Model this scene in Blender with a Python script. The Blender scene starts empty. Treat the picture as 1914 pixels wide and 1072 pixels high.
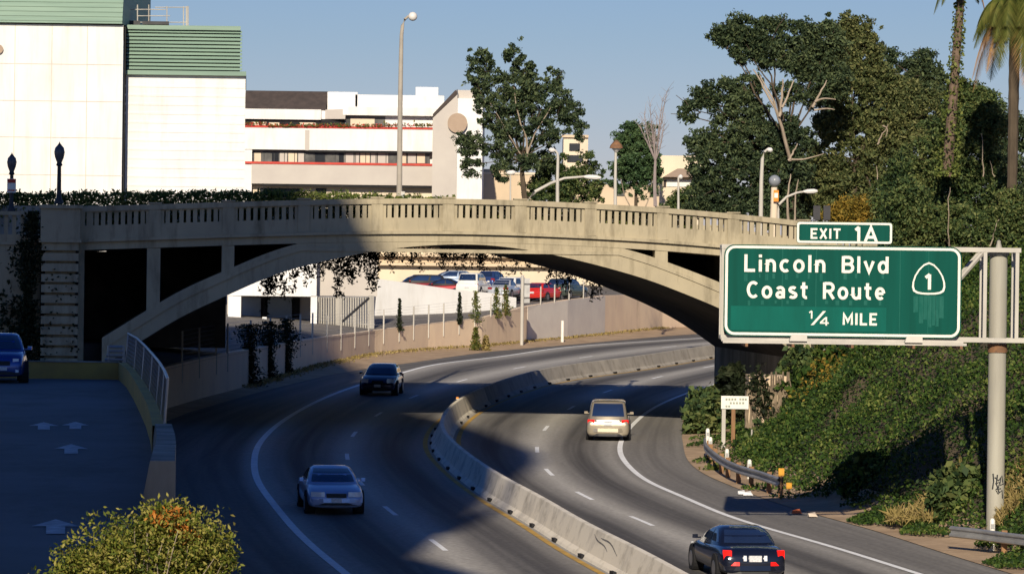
import bpy, bmesh, math, random
import numpy as np
from mathutils import Vector, Matrix, Euler
R = math.radians
random.seed(7)
rng = np.random.default_rng(7)
scn = bpy.context.scene
COL = scn.collection

# ------------------------------------------------------------------ camera, sky, sun, exposure
F, CX, CY, HOR, ROLL, CZ = 7100.0, 957.0, 536.0, 496.0, 0.013, 10.0
PITCH = math.atan((CY - HOR) / F)
cam_d = bpy.data.cameras.new('camera'); cam = bpy.data.objects.new('camera', cam_d); COL.objects.link(cam)
cam_d.sensor_width = 36.0; cam_d.lens = F / 1914 * 36; cam_d.clip_start = 0.5; cam_d.clip_end = 6000
_f = Vector((0, math.cos(PITCH), -math.sin(PITCH))); _u = Vector((0, math.sin(PITCH), math.cos(PITCH))); _r = Vector((1, 0, 0))
r2 = math.cos(ROLL) * _r + math.sin(ROLL) * _u
u2 = math.cos(ROLL) * _u - math.sin(ROLL) * _r
M3 = Matrix((r2, u2, -_f)).transposed()
cam.matrix_world = Matrix.Translation((0, 0, CZ)) @ M3.to_4x4()
scn.camera = cam

SUN_EL, SUN_AZ = R(26.5), R(4.2)          # low afternoon sun behind the camera, slightly to its left
world = bpy.data.worlds.new('World'); scn.world = world; world.use_nodes = True
nt = world.node_tree; bgn = nt.nodes['Background']
sky = nt.nodes.new('ShaderNodeTexSky'); sky.sky_type = 'NISHITA'; sky.sun_disc = False
sky.sun_elevation = SUN_EL; sky.sun_rotation = math.pi + SUN_AZ
sky.altitude = 0; sky.air_density = 0.9; sky.dust_density = 0.2; sky.ozone_density = 4.0
mul = nt.nodes.new('ShaderNodeMix'); mul.data_type = 'RGBA'; mul.blend_type = 'MULTIPLY'; mul.inputs[0].default_value = 1.0
nt.links.new(sky.outputs[0], mul.inputs[6]); mul.inputs[7].default_value = (0.76, 0.80, 0.95, 1)
wtc = nt.nodes.new('ShaderNodeTexCoord'); wsx = nt.nodes.new('ShaderNodeSeparateXYZ'); nt.links.new(wtc.outputs['Generated'], wsx.inputs[0])
wcr = nt.nodes.new('ShaderNodeValToRGB'); nt.links.new(wsx.outputs[2], wcr.inputs[0])
we = wcr.color_ramp.elements; we[0].position = 0.0; we[0].color = (1.0, .79, .82, 1); we[1].position = 0.9; we[1].color = (.13, .40, .78, 1)
e_ = we.new(0.06); e_.color = (.78, .73, .73, 1); e_ = we.new(0.3); e_.color = (.52, .74, .92, 1)
mul2 = nt.nodes.new('ShaderNodeMix'); mul2.data_type = 'RGBA'; mul2.blend_type = 'MULTIPLY'; mul2.inputs[0].default_value = 1.0
nt.links.new(mul.outputs[2], mul2.inputs[6]); nt.links.new(wcr.outputs[0], mul2.inputs[7])
nt.links.new(mul2.outputs[2], bgn.inputs[0]); bgn.inputs[1].default_value = 0.085
sun_d = bpy.data.lights.new('sun', 'SUN'); sun = bpy.data.objects.new('sun', sun_d); COL.objects.link(sun)
sun_d.energy = 5.0; sun_d.angle = R(0.53); sun_d.color = (1.0, 0.88, 0.70)
SD = Vector((math.sin(SUN_AZ) * math.cos(SUN_EL), math.cos(SUN_AZ) * math.cos(SUN_EL), -math.sin(SUN_EL)))
sun.rotation_euler = SD.to_track_quat('-Z', 'Y').to_euler()
scn.view_settings.view_transform = 'Standard'; scn.view_settings.look = 'None'
scn.view_settings.exposure = 0.15; scn.view_settings.gamma = 1.0
scn.render.engine = 'CYCLES'
scn.cycles.max_bounces = 6; scn.cycles.diffuse_bounces = 2; scn.cycles.transparent_max_bounces = 8

# ------------------------------------------------------------------ survey helpers: photo pixel -> place in the world
def ray(x, y):
    dx, dy = x - CX, y - CY
    c, s = math.cos(ROLL), math.sin(ROLL)
    dx, dy = dx * c + dy * s, -dx * s + dy * c
    return _r * (dx / F) + _f - _u * (dy / F)
def P(x, y, Y):
    d = ray(x, y); t = Y / d.y
    return Vector((d.x * t, Y, CZ + d.z * t))
G_H, G_G = 10.1, 0.0149
def zroad(Y): return CZ - G_H + G_G * Y
def G(x, y):                                # on the freeway plane
    d = ray(x, y); t = G_H / (G_G * d.y - d.z)
    return Vector((d.x * t, d.y * t, CZ + d.z * t))
def Zp(x, y, z):                            # on a level plane
    d = ray(x, y); t = (z - CZ) / d.z
    return Vector((d.x * t, d.y * t, z))
def px(Y): return F / Y                     # pixels per metre

# ------------------------------------------------------------------ materials
def nmat(name, c1, c2=None, scale=3.0, rough=0.8, metal=0.0, detail=6.0, bump=0.0, spec=0.35, stretch=(1, 1, 1), ramp=(0.35, 0.65), island=None, trans=0.0, coords='Object', coat=0.0, emit=None, stain=None):
    m = bpy.data.materials.new(name); m.use_nodes = True
    t = m.node_tree; b = t.nodes['Principled BSDF']
    b.inputs['Roughness'].default_value = rough; b.inputs['Metallic'].default_value = metal
    b.inputs['Specular IOR Level'].default_value = spec
    if coat: b.inputs['Coat Weight'].default_value = coat; b.inputs['Coat Roughness'].default_value = 0.06
    if c2 is None: c2 = tuple(v * 0.86 for v in c1)
    tc = t.nodes.new('ShaderNodeTexCoord'); mp = t.nodes.new('ShaderNodeMapping'); mp.inputs['Scale'].default_value = stretch
    n = t.nodes.new('ShaderNodeTexNoise'); n.inputs['Scale'].default_value = scale; n.inputs['Detail'].default_value = detail
    n.inputs['Roughness'].default_value = 0.62
    t.links.new(tc.outputs[coords], mp.inputs[0]); t.links.new(mp.outputs[0], n.inputs['Vector'])
    cr = t.nodes.new('ShaderNodeValToRGB'); cr.color_ramp.elements[0].position = ramp[0]; cr.color_ramp.elements[1].position = ramp[1]
    cr.color_ramp.elements[0].color = (*c2, 1); cr.color_ramp.elements[1].color = (*c1, 1)
    src = n.outputs['Fac']
    if island:
        g = t.nodes.new('ShaderNodeNewGeometry')
        mr = t.nodes.new('ShaderNodeMath'); mr.operation = 'MULTIPLY_ADD'; mr.inputs[1].default_value = island; mr.inputs[2].default_value = -island * 0.5
        t.links.new(g.outputs['Random Per Island'], mr.inputs[0])
        ad = t.nodes.new('ShaderNodeMath'); ad.operation = 'ADD'; t.links.new(n.outputs['Fac'], ad.inputs[0]); t.links.new(mr.outputs[0], ad.inputs[1])
        src = ad.outputs[0]
    t.links.new(src, cr.inputs[0]); t.links.new(cr.outputs[0], b.inputs['Base Color'])
    if stain:                                    # (scale, stretch, how dark, where it begins): run-off streaks and patches
        m2 = t.nodes.new('ShaderNodeMapping'); m2.inputs['Scale'].default_value = stain[1]; m2.inputs['Location'].default_value = (3.1, 7.7, 1.3)
        ns = t.nodes.new('ShaderNodeTexNoise'); ns.inputs['Scale'].default_value = stain[0]; ns.inputs['Detail'].default_value = 8; ns.inputs['Roughness'].default_value = .7
        t.links.new(tc.outputs[coords], m2.inputs[0]); t.links.new(m2.outputs[0], ns.inputs['Vector'])
        c2_ = t.nodes.new('ShaderNodeValToRGB'); c2_.color_ramp.elements[0].position = stain[3]; c2_.color_ramp.elements[1].position = stain[3] + .22
        c2_.color_ramp.elements[0].color = (1, 1, 1, 1); k_ = stain[2]; c2_.color_ramp.elements[1].color = (k_, k_ * .98, k_ * .94, 1)
        mm = t.nodes.new('ShaderNodeMix'); mm.data_type = 'RGBA'; mm.blend_type = 'MULTIPLY'; mm.inputs[0].default_value = 1
        t.links.new(ns.outputs['Fac'], c2_.inputs[0]); t.links.new(cr.outputs[0], mm.inputs[6]); t.links.new(c2_.outputs[0], mm.inputs[7]); t.links.new(mm.outputs[2], b.inputs['Base Color'])
    if bump:
        n2 = t.nodes.new('ShaderNodeTexNoise'); n2.inputs['Scale'].default_value = scale * 6; n2.inputs['Detail'].default_value = 4
        t.links.new(mp.outputs[0], n2.inputs['Vector'])
        bp = t.nodes.new('ShaderNodeBump'); bp.inputs['Strength'].default_value = bump; bp.inputs['Distance'].default_value = 0.05
        t.links.new(n2.outputs['Fac'], bp.inputs['Height']); t.links.new(bp.outputs[0], b.inputs['Normal'])
    if emit:
        b.inputs['Emission Color'].default_value = (*emit[0], 1); b.inputs['Emission Strength'].default_value = emit[1]
    if trans:
        tr = t.nodes.new('ShaderNodeBsdfTranslucent'); t.links.new(cr.outputs[0], tr.inputs[0])
        mx = t.nodes.new('ShaderNodeMixShader'); mx.inputs[0].default_value = trans
        out = t.nodes['Material Output']
        t.links.new(b.outputs[0], mx.inputs[1]); t.links.new(tr.outputs[0], mx.inputs[2]); t.links.new(mx.outputs[0], out.inputs[0])
    m['ramp'] = cr.name
    return m
def ramp3(m, cols):                          # several colours along the ramp of a material
    cr = m.node_tree.nodes[m['ramp']].color_ramp
    while len(cr.elements) > 2: cr.elements.remove(cr.elements[-1])
    cr.elements[0].position = 0.2; cr.elements[1].position = 0.8
    for i, c in enumerate(cols):
        p = 0.2 + 0.6 * i / (len(cols) - 1)
        e = cr.elements[0] if i == 0 else (cr.elements[-1] if i == len(cols) - 1 else cr.elements.new(p))
        e.color = (*c, 1)
    return m

M = {}
M['concrete'] = nmat('bridge_concrete', (.43, .37, .25), (.34, .295, .205), 0.35, 0.9, bump=.2, stain=(1.3, (1, 1, .18), .48, .49))
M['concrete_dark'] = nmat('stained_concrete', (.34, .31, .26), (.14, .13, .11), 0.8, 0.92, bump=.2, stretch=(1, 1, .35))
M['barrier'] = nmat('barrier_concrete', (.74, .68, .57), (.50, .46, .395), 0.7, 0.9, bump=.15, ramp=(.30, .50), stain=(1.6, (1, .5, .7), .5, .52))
M['barrier_dull'] = nmat('dull_barrier_concrete', (.44, .40, .33), (.34, .31, .26), 0.7, 0.92, stain=(1.4, (1, 1, .5), .6, .5))
M['pink_wall'] = nmat('pink_concrete_wall', (.88, .69, .48), (.76, .58, .42), 0.35, 0.92, bump=.15, stretch=(1, 1, .6), stain=(.7, (1, 1, .3), .72, .55))
M['grey_patch'] = nmat('grey_wall_paint', (.76, .69, .60), (.68, .61, .54), 0.6, 0.85)
M['white_wall'] = nmat('white_painted_wall', (.79, .78, .76), (.68, .67, .645), 0.25, 0.85, stretch=(1, 1, .5), stain=(.9, (1.5, 1.5, .12), .86, .50))
M['white_plaster'] = nmat('white_plaster', (.79, .78, .76), (.70, .69, .67), 0.3, 0.85, stain=(.8, (1.2, 1.2, .2), .88, .5))
M['grey_and_shade_plaster'] = nmat('grey_and_shade_plaster', (.52, .48, .43), (.47, .43, .39), 0.3, 0.85)  # plain grey parts, plus walls whose shade is put into the colour
M['cream'] = nmat('cream_plaster', (.62, .49, .34), (.52, .41, .29), 0.25, 0.88)
M['cream_light'] = nmat('pale_cream_plaster', (.70, .60, .45), (.6, .5, .38), 0.25, 0.88)
M['green_metal'] = nmat('green_painted_metal', (.22, .32, .25), (.17, .26, .205), 0.6, 0.6, stretch=(.2, .2, 4))
M['green_dark'] = nmat('dark_green_metal', (.05, .09, .07), (.04, .07, .06), 0.6, 0.7)
M['roof_brown'] = nmat('brown_roof_tiles', (.075, .058, .052), (.05, .04, .037), 1.5, 0.85)
M['shade_dark'] = nmat('shade_dark_concrete', (.10, .095, .085), (.05, .048, .045), .8, .95)  # near-black colour standing for deep shade under and inside the bridge
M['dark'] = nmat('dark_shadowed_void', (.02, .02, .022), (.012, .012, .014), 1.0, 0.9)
M['glass'] = nmat('window_glass', (.03, .035, .04), (.02, .022, .026), 0.3, 0.08, spec=.6)
M['grey_glass'] = nmat('grey_window_pane', (.16, .16, .15), (.06, .06, .06), 0.5, 0.2, spec=.5)
M['red_trim'] = nmat('red_trim', (.55, .05, .03), (.40, .04, .025), 1.0, 0.6)
M['disk'] = nmat('tan_disk', (.40, .30, .22), (.35, .26, .19), 0.8, 0.8)
M['asphalt_ramp'] = nmat('ramp_asphalt', (.15, .155, .165), (.10, .104, .11), 0.12, 0.85, bump=.1, stain=(.5, (1, .35, 1), .6, .5))
M['asphalt_lot'] = nmat('lot_asphalt', (.17, .155, .14), (.12, .11, .10), 0.3, 0.9)
M['dirt'] = nmat('dry_dirt', (.46, .33, .21), (.30, .21, .13), 0.8, 0.95, bump=.3)
M['ground'] = nmat('bare_ground', (.20, .17, .12), (.12, .11, .07), 0.2, 0.95)
M['worn_paint'] = nmat('worn_white_paint', (.62, .64, .66), (.30, .31, .33), 3.5, .8)
M['white_paint'] = nmat('white_road_paint', (.90, .90, .88), (.74, .74, .72), 2.5, 0.7)
M['yellow_paint'] = nmat('yellow_road_paint', (.55, .33, .06), (.35, .22, .06), 1.2, 0.75)
M['yellow_wall'] = nmat('yellow_painted_wall', (.50, .33, .085), (.36, .24, .08), 0.8, 0.85)
M['steel'] = nmat('galvanised_steel', (.45, .45, .44), (.30, .30, .30), 1.5, 0.45, metal=.6)
M['steel_light'] = nmat('pale_painted_steel', (.54, .51, .45), (.40, .38, .34), 0.8, 0.55, stretch=(1, 1, .25))
M['pole_paint'] = nmat('cream_pole_paint', (.40, .385, .32), (.30, .285, .24), 0.9, 0.6, stretch=(2, 2, .25))
M['pole_grey'] = nmat('grey_pole_concrete', (.40, .36, .30), (.30, .27, .23), 1.0, 0.8)
M['black_metal'] = nmat('dark_painted_iron', (.035, .035, .04), (.02, .02, .025), 2.0, 0.5)
M['lamp_glass'] = nmat('frosted_lamp_glass', (.72, .70, .66), (.62, .60, .57), 2.0, 0.3)
M['grey_globe'] = nmat('grey_lamp_globe', (.26, .28, .31), (.18, .20, .22), 3.0, 0.3)
M['acorn_glass'] = nmat('smoky_lamp_glass', (.12, .12, .13), (.08, .08, .09), 3.0, 0.25)
M['sign_green'] = nmat('green_sign_sheeting', (.002, .080, .060), (.0015, .062, .046), 1.1, 0.6, spec=.08, stretch=(2.2, 2.2, .12), detail=4)
M['sign_green2'] = nmat('fresh_green_sheeting', (.003, .110, .084), (.003, .09, .068), 1.6, 0.6, spec=.08, stretch=(1.6, 1.6, .3))
M['sign_white'] = nmat('white_sign_sheeting', (.80, .78, .70), (.72, .70, .62), 2.0, 0.5)
M['rust'] = nmat('rusty_metal', (.26, .13, .06), (.14, .08, .05), 5.0, 0.85)
M['wood'] = nmat('weathered_wood', (.30, .17, .08), (.2, .11, .06), 2.0, 0.9, stretch=(6, 6, .5))
M['black_paint'] = nmat('black_spray_paint', (.03, .035, .04), (.05, .055, .06), 4.0, 0.7)
M['faint_ink'] = nmat('grey_ink', (.33, .36, .30), (.22, .25, .2), 6.0, 0.7)
M['scuff'] = nmat('grey_rubber_scuff', (.22, .21, .20), (.12, .115, .11), 9, .85)
M['rubber'] = nmat('tyre_rubber', (.018, .018, .018), (.012, .012, .012), 5, 0.85)
M['rim'] = nmat('alloy_rim', (.42, .42, .43), (.3, .3, .31), 3, 0.35, metal=.8)
M['car_glass'] = nmat('sky_blue_car_glass', (.016, .028, .062), (.012, .02, .045), 1, 0.03, spec=1.0)  # blue sky reflection mixed into the base colour
M['car_glass'].node_tree.nodes['Principled BSDF'].inputs['IOR'].default_value = 1.9
M['trim'] = nmat('black_plastic_trim', (.02, .02, .022), (.015, .015, .016), 3, 0.55)
M['lens'] = nmat('headlight_lens', (.85, .86, .88), (.70, .72, .75), 6, 0.12, spec=.8)
M['tail_off'] = nmat('red_tail_lens', (.30, .012, .01), (.22, .01, .008), 6, 0.15, spec=.6)
M['tail_on'] = nmat('lit_brake_light', (.35, .006, .004), (.28, .005, .004), 6, 0.35, spec=.2, emit=((1, .012, .008), .9))
M['plate'] = nmat('licence_plate', (.70, .70, .68), (.42, .43, .46), 22, 0.4)
M['bark'] = nmat('pale_bark', (.40, .33, .25), (.24, .19, .14), 1.2, 0.9, stretch=(2, 2, .4))
M['bark_dark'] = nmat('dark_bark', (.10, .075, .05), (.06, .045, .03), 1.5, 0.92, stretch=(2, 2, .5))
M['palm_bark'] = nmat('palm_bark', (.17, .12, .085), (.10, .07, .05), 4, 0.92)
M['twig'] = nmat('grey_pink_twigs', (.30, .25, .24), (.24, .2, .19), 1.5, 0.9)
def leafmat(name, cols, scale=.35, island=.5, trans=.22, rough=.55):
    cols = [tuple(min(.6, v * 1.75) for v in c) for c in cols]
    return ramp3(nmat(name, cols[-1], cols[0], scale, rough, island=island, trans=trans, detail=3, spec=.12), cols)
M['euc'] = leafmat('eucalyptus_leaves', [(.014, .024, .013), (.036, .054, .027), (.075, .095, .042)], island=.7, trans=.3, scale=.22)
M['euc_olive'] = leafmat('olive_leaves', [(.028, .040, .016), (.066, .080, .030), (.12, .122, .048)], island=.7, trans=.3, scale=.18)
M['dark_leaf'] = leafmat('dark_green_leaves', [(.011, .022, .010), (.032, .053, .019), (.065, .086, .028), (.11, .118, .042)])
M['round_leaf'] = leafmat('green_leaves', [(.02, .04, .018), (.038, .068, .028), (.06, .09, .036)])
M['hedge'] = leafmat('hedge_leaves', [(.03, .045, .012), (.065, .085, .02), (.12, .13, .035)], scale=.8)
M['ivy'] = leafmat('ivy_leaves', [(.008, .016, .006), (.017, .036, .008), (.036, .064, .012), (.10, .115, .03)], scale=.45)
M['vine'] = leafmat('dark_vine_leaves', [(.007, .010, .006), (.014, .02, .009), (.026, .03, .014)], scale=.8)
M['bush'] = leafmat('bush_leaves', [(.03, .045, .008), (.07, .085, .013), (.13, .13, .022), (.18, .16, .045)], scale=2.2, island=.75)
M['orange_leaf'] = leafmat('orange_leaves', [(.17, .055, .008), (.26, .09, .015), (.28, .13, .03)], scale=2, island=.7)
M['autumn'] = leafmat('rust_gold_leaves', [(.07, .06, .012), (.14, .10, .018), (.20, .12, .02)], scale=.7)
M['palm_leaf'] = leafmat('palm_fronds', [(.025, .035, .008), (.06, .068, .014), (.10, .095, .024)], scale=.8)
M['palm_dry'] = leafmat('dry_palm_fronds', [(.16, .085, .035), (.26, .15, .06), (.32, .2, .09)], scale=.8)
M['weed'] = leafmat('weed_leaves', [(.03, .05, .012), (.07, .085, .02), (.13, .10, .03)], scale=1.5)
M['dry_grass'] = leafmat('dry_grass', [(.10, .08, .03), (.18, .14, .05), (.24, .18, .08)], scale=1.5)
def carpaint(name, c, metal=.35, rough=.3):
    return nmat(name, c, tuple(v * .93 for v in c), 2.0, rough, metal=metal, coat=.6, spec=.5)

# ------------------------------------------------------------------ building blocks
def tag(o, label=None, cat=None, group=None, kind=None):
    if label: o['label'] = label
    if cat: o['category'] = cat
    if group: o['group'] = group
    if kind: o['kind'] = kind
    return o
FR = {}
def thing(name, label, cat, loc=(0, 0, 0), rz=0.0, group=None):
    o = bpy.data.objects.new(name, None); COL.objects.link(o); o.empty_display_size = 0.3
    o.location = loc; o.rotation_euler = (0, 0, rz)
    FR[o.name] = Matrix.Translation(Vector(loc)) @ Matrix.Rotation(rz, 4, 'Z')
    return tag(o, label, cat, group)
class MB:
    def __init__(s): s.v = []; s.f = []; s.m = []; s.mi = 0
    def add(s, vs, fs):
        o = len(s.v); s.v += [tuple(v) for v in vs]; s.f += [tuple(i + o for i in f) for f in fs]; s.m += [s.mi] * len(fs); return s
    def box(s, a, b, bev=0):
        (x0, y0, z0), (x1, y1, z1) = a, b
        x0, x1 = min(x0, x1), max(x0, x1); y0, y1 = min(y0, y1), max(y0, y1); z0, z1 = min(z0, z1), max(z0, z1)
        return s.add([(x0, y0, z0), (x1, y0, z0), (x1, y1, z0), (x0, y1, z0), (x0, y0, z1), (x1, y0, z1), (x1, y1, z1), (x0, y1, z1)],
                     [(0, 3, 2, 1), (4, 5, 6, 7), (0, 1, 5, 4), (1, 2, 6, 5), (2, 3, 7, 6), (3, 0, 4, 7)])
    def hexa(s, bot, top):                      # 4 bottom points, 4 top points
        return s.add(list(bot) + list(top), [(0, 3, 2, 1), (4, 5, 6, 7), (0, 1, 5, 4), (1, 2, 6, 5), (2, 3, 7, 6), (3, 0, 4, 7)])
    def prism(s, poly, d):                      # polygon swept along d
        n = len(poly); d = Vector(d); a = [Vector(p) for p in poly]
        return s.add(a + [p + d for p in a], [tuple(range(n))[::-1], tuple(range(n, 2 * n))] + [(i, (i + 1) % n, n + (i + 1) % n, n + i) for i in range(n)])
    def tube(s, pts, r, n=8, caps=True):
        pts = [Vector(p) for p in pts]; k = len(pts)
        rr = r if isinstance(r, (list, tuple)) else [r] * k
        vs = []; up = None
        for i, p in enumerate(pts):
            t = (pts[min(i + 1, k - 1)] - pts[max(i - 1, 0)])
            t = t.normalized() if t.length > 1e-9 else Vector((0, 0, 1))
            ref = Vector((0, 0, 1)) if abs(t.z) < .95 else Vector((1, 0, 0))
            a = t.cross(ref).normalized(); b = a.cross(t).normalized()
            for j in range(n):
                q = 2 * math.pi * j / n
                vs.append(p + (a * math.cos(q) + b * math.sin(q)) * rr[i])
        fs = [(i * n + j, i * n + (j + 1) % n, (i + 1) * n + (j + 1) % n, (i + 1) * n + j) for i in range(k - 1) for j in range(n)]
        if caps: fs += [tuple(range(n))[::-1], tuple(range((k - 1) * n, k * n))]
        return s.add(vs, fs)
    def bar(s, a, b, w):                        # square bar
        return s.tube([a, b], w * .7071, 4)
    def lathe(s, prof, c=(0, 0, 0), n=16):      # [(r, z)]
        vs = []; k = len(prof)
        for r_, z in prof:
            for j in range(n):
                q = 2 * math.pi * j / n
                vs.append((c[0] + r_ * math.cos(q), c[1] + r_ * math.sin(q), c[2] + z))
        fs = [(i * n + j, i * n + (j + 1) % n, (i + 1) * n + (j + 1) % n, (i + 1) * n + j) for i in range(k - 1) for j in range(n)]
        fs += [tuple(range(n))[::-1], tuple(range((k - 1) * n, k * n))]
        return s.add(vs, fs)
    def grid(s, rows):                          # rows of points
        n = len(rows[0]); vs = [p for r_ in rows for p in r_]
        return s.add(vs, [(i * n + j, i * n + j + 1, (i + 1) * n + j + 1, (i + 1) * n + j) for i in range(len(rows) - 1) for j in range(n - 1)])
    def build(s, name, mat, parent=None, local=False, smooth=False, angle=40):
        vs = s.v
        if parent is not None and not local:
            inv = FR[parent.name].inverted()
            vs = [tuple(inv @ Vector(v)) for v in vs]
        me = bpy.data.meshes.new(name); me.from_pydata(vs, [], s.f)
        for mm in (mat if isinstance(mat, (list, tuple)) else [mat]): me.materials.append(mm)
        if isinstance(mat, (list, tuple)): me.polygons.foreach_set('material_index', s.m)
        bm = bmesh.new(); bm.from_mesh(me); bmesh.ops.recalc_face_normals(bm, faces=bm.faces); bm.to_mesh(me); bm.free()
        if smooth:
            me.polygons.foreach_set('use_smooth', [True] * len(me.polygons))
            me.set_sharp_from_angle(angle=R(angle))
        o = bpy.data.objects.new(name, me); COL.objects.link(o)
        if parent is not None:
            o.parent = parent; FR[o.name] = FR[parent.name]
        else: FR[o.name] = Matrix.Identity(4)
        return o
def struct(name, mb, mat, **k):
    return tag(mb.build(name, mat, **k), kind='structure')
def strip_mesh(name, me_v, me_f, mat, parent=None):
    me = bpy.data.meshes.new(name); me.from_pydata(me_v, [], me_f); me.materials.append(mat)
    o = bpy.data.objects.new(name, me); COL.objects.link(o); FR[o.name] = Matrix.Identity(4)
    if parent is not None: o.parent = parent
    return o

def leaf_mesh(name, pts, size, mat, parent=None, droop=0.0, aspect=.5, jitter=.4, normal_bias=None, seed=0, rows=None):
    g = np.random.default_rng(seed + 11)
    n = len(pts); pts = np.asarray(pts, float)
    a = g.normal(size=(n, 3)); a[:, 2] = a[:, 2] * (1 - .5 * droop) - droop * 1.2
    a /= np.linalg.norm(a, axis=1)[:, None]
    h = g.normal(size=(n, 3))
    if normal_bias is not None: h = h + np.asarray(normal_bias)
    b = np.cross(a, h); b /= np.linalg.norm(b, axis=1)[:, None] + 1e-9
    L = size * (1 + jitter * g.uniform(-1, 1, n)); W = L * aspect
    c = np.cross(a, b) * (L * .12)[:, None]
    A = a * L[:, None]; B = b * W[:, None] * .5
    v = np.stack([pts - A * .5, pts + B + c, pts + A * .5, pts - B + c], axis=1).reshape(-1, 3)
    if parent is not None:
        v = v - np.array(FR[parent.name].translation)
    me = bpy.data.meshes.new(name)
    me.vertices.add(4 * n); me.vertices.foreach_set('co', v.ravel())
    me.loops.add(4 * n); me.loops.foreach_set('vertex_index', np.arange(4 * n, dtype=np.int32))
    me.polygons.add(n); me.polygons.foreach_set('loop_start', np.arange(0, 4 * n, 4, dtype=np.int32))
    me.update(calc_edges=True); me.validate()
    me.materials.append(mat)
    o = bpy.data.objects.new(name, me); COL.objects.link(o)
    FR[o.name] = FR[parent.name] if parent is not None else Matrix.Identity(4)
    if parent is not None: o.parent = parent
    return o
def clump_points(lobes, Y, dens=.035, per=70, rc=.42, depth=.8, seed=0, fill=1.0, yj=0):
    """lobes: (cx, cy, rx, ry) as seen in the photo, at distance Y -> points of leaf clumps filling the crown's volume"""
    g = np.random.default_rng(seed + 5); out = []; cs = []
    s = px(Y)
    for (cx, cy, rx, ry) in lobes:
        c = np.array(P(cx, cy, Y + g.uniform(-yj, yj) if yj else Y)); rr = np.array([rx / s, depth * (rx + ry) / 2 / s, ry / s])
        k = max(4, int(rx * ry * dens))
        d = g.normal(size=(k, 3)); d /= np.linalg.norm(d, axis=1)[:, None]
        rad = g.uniform(0.25, 1, k) ** (1 / 2.2); wisp = g.uniform(0, 1, k) < .24; rad = np.where(wisp, g.uniform(.95, 1.38, k), rad)
        q = d * rad[:, None] * rr * fill
        cc = c + q; cs.append(c)
        for p, ws in zip(cc, wisp):
            kk = int(per * g.uniform(.4, 1.5) * (.45 if ws else 1)); r_ = rc * g.uniform(.55, 1.35) * (.8 if ws else 1)
            out.append(p + np.clip(g.normal(size=(kk, 3)), -1.9, 1.9) * np.array([r_, r_, r_ * .8]) * .62)
    return np.concatenate(out), cs
def curve_tube(mb, a, b, r0, r1, bend=.15, n=6, sides=6, g=random):
    a, b = Vector(a), Vector(b); L = (b - a).length
    off = Vector((g.uniform(-1, 1), g.uniform(-1, 1), g.uniform(-.3, .6))) * L * bend
    pts = []; rr = []
    for i in range(n + 1):
        t = i / n
        pts.append(a.lerp(b, t) + off * (4 * t * (1 - t)) * .5); rr.append(r0 + (r1 - r0) * t)
    mb.tube(pts, rr, sides)
    return pts
def tree(name, label, lobes, Y, base, fork, cat='tree', group=None, leaf='euc', bark='bark', size=.42, dens=.035, per=70, rc=.42, tr=.3, droop=.3, limbs=None, seed=0, depth=.8, aspect=.45, nb=None, grow=1.06):
    lobes = [(a, b, c * grow, d * grow) for a, b, c, d in lobes]
    b0 = P(base[0], base[1], Y); fk = P(fork[0], fork[1], Y)
    t = thing(name, label, cat, (b0.x, b0.y, b0.z), 0, group)
    pts, cs = clump_points(lobes, Y, dens * 1.55, int(per * 1.05), rc * .72, depth, seed, fill=1.05)
    leaf_mesh('crown', pts, size * .66 * (Y / 260) ** .5, M[leaf], t, droop, aspect, seed=seed)
    mb = MB(); g = random.Random(seed)
    curve_tube(mb, b0 - Vector((0, 0, 1)), fk, tr, tr * .62, .06, 8, 8, g)
    for c in (cs if nb is None else cs[:nb]):
        c = Vector(c); m_ = fk.lerp(c, .5) + Vector((g.uniform(-.4, .4), g.uniform(-.8, .8), g.uniform(-.2, .8)))
        curve_tube(mb, fk, m_, tr * .26, tr * .17, .1, 4, 5, g); curve_tube(mb, m_, c, tr * .17, tr * .06, .15, 4, 5, g)
        for q in range(2):
            e = c + Vector((g.uniform(-1, 1), g.uniform(-1, 1), g.uniform(-.6, .9))) * 1.3
            curve_tube(mb, c.lerp(m_, .2), e, tr * .13, tr * .05, .15, 3, 4, g)
    mb.build('trunk', M['bark_dark'], t, smooth=True)
    for l in limbs or []:
        ps = [P(x, y, Y - .35 - dd) for x, y, dd in l[1]]
        q_ = []
        for i in range(len(ps) - 1):
            p0, p1, p2, p3 = ps[max(i - 1, 0)], ps[i], ps[i + 1], ps[min(i + 2, len(ps) - 1)]
            for k in range(4):
                u_ = k / 4; q_.append(.5 * ((2 * p1) + (p2 - p0) * u_ + (2 * p0 - 5 * p1 + 4 * p2 - p3) * u_ * u_ + (3 * p1 - p0 - 3 * p2 + p3) * u_ ** 3) + Vector((g.uniform(-.05, .05), 0, 0)))
        q_.append(ps[-1]); n = len(q_); MB().tube(q_, [l[0] * .72 * (1 - .7 * i / (n - 1)) for i in range(n)], 7).build('limb', M[bark], t, smooth=True)
    return t

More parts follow.
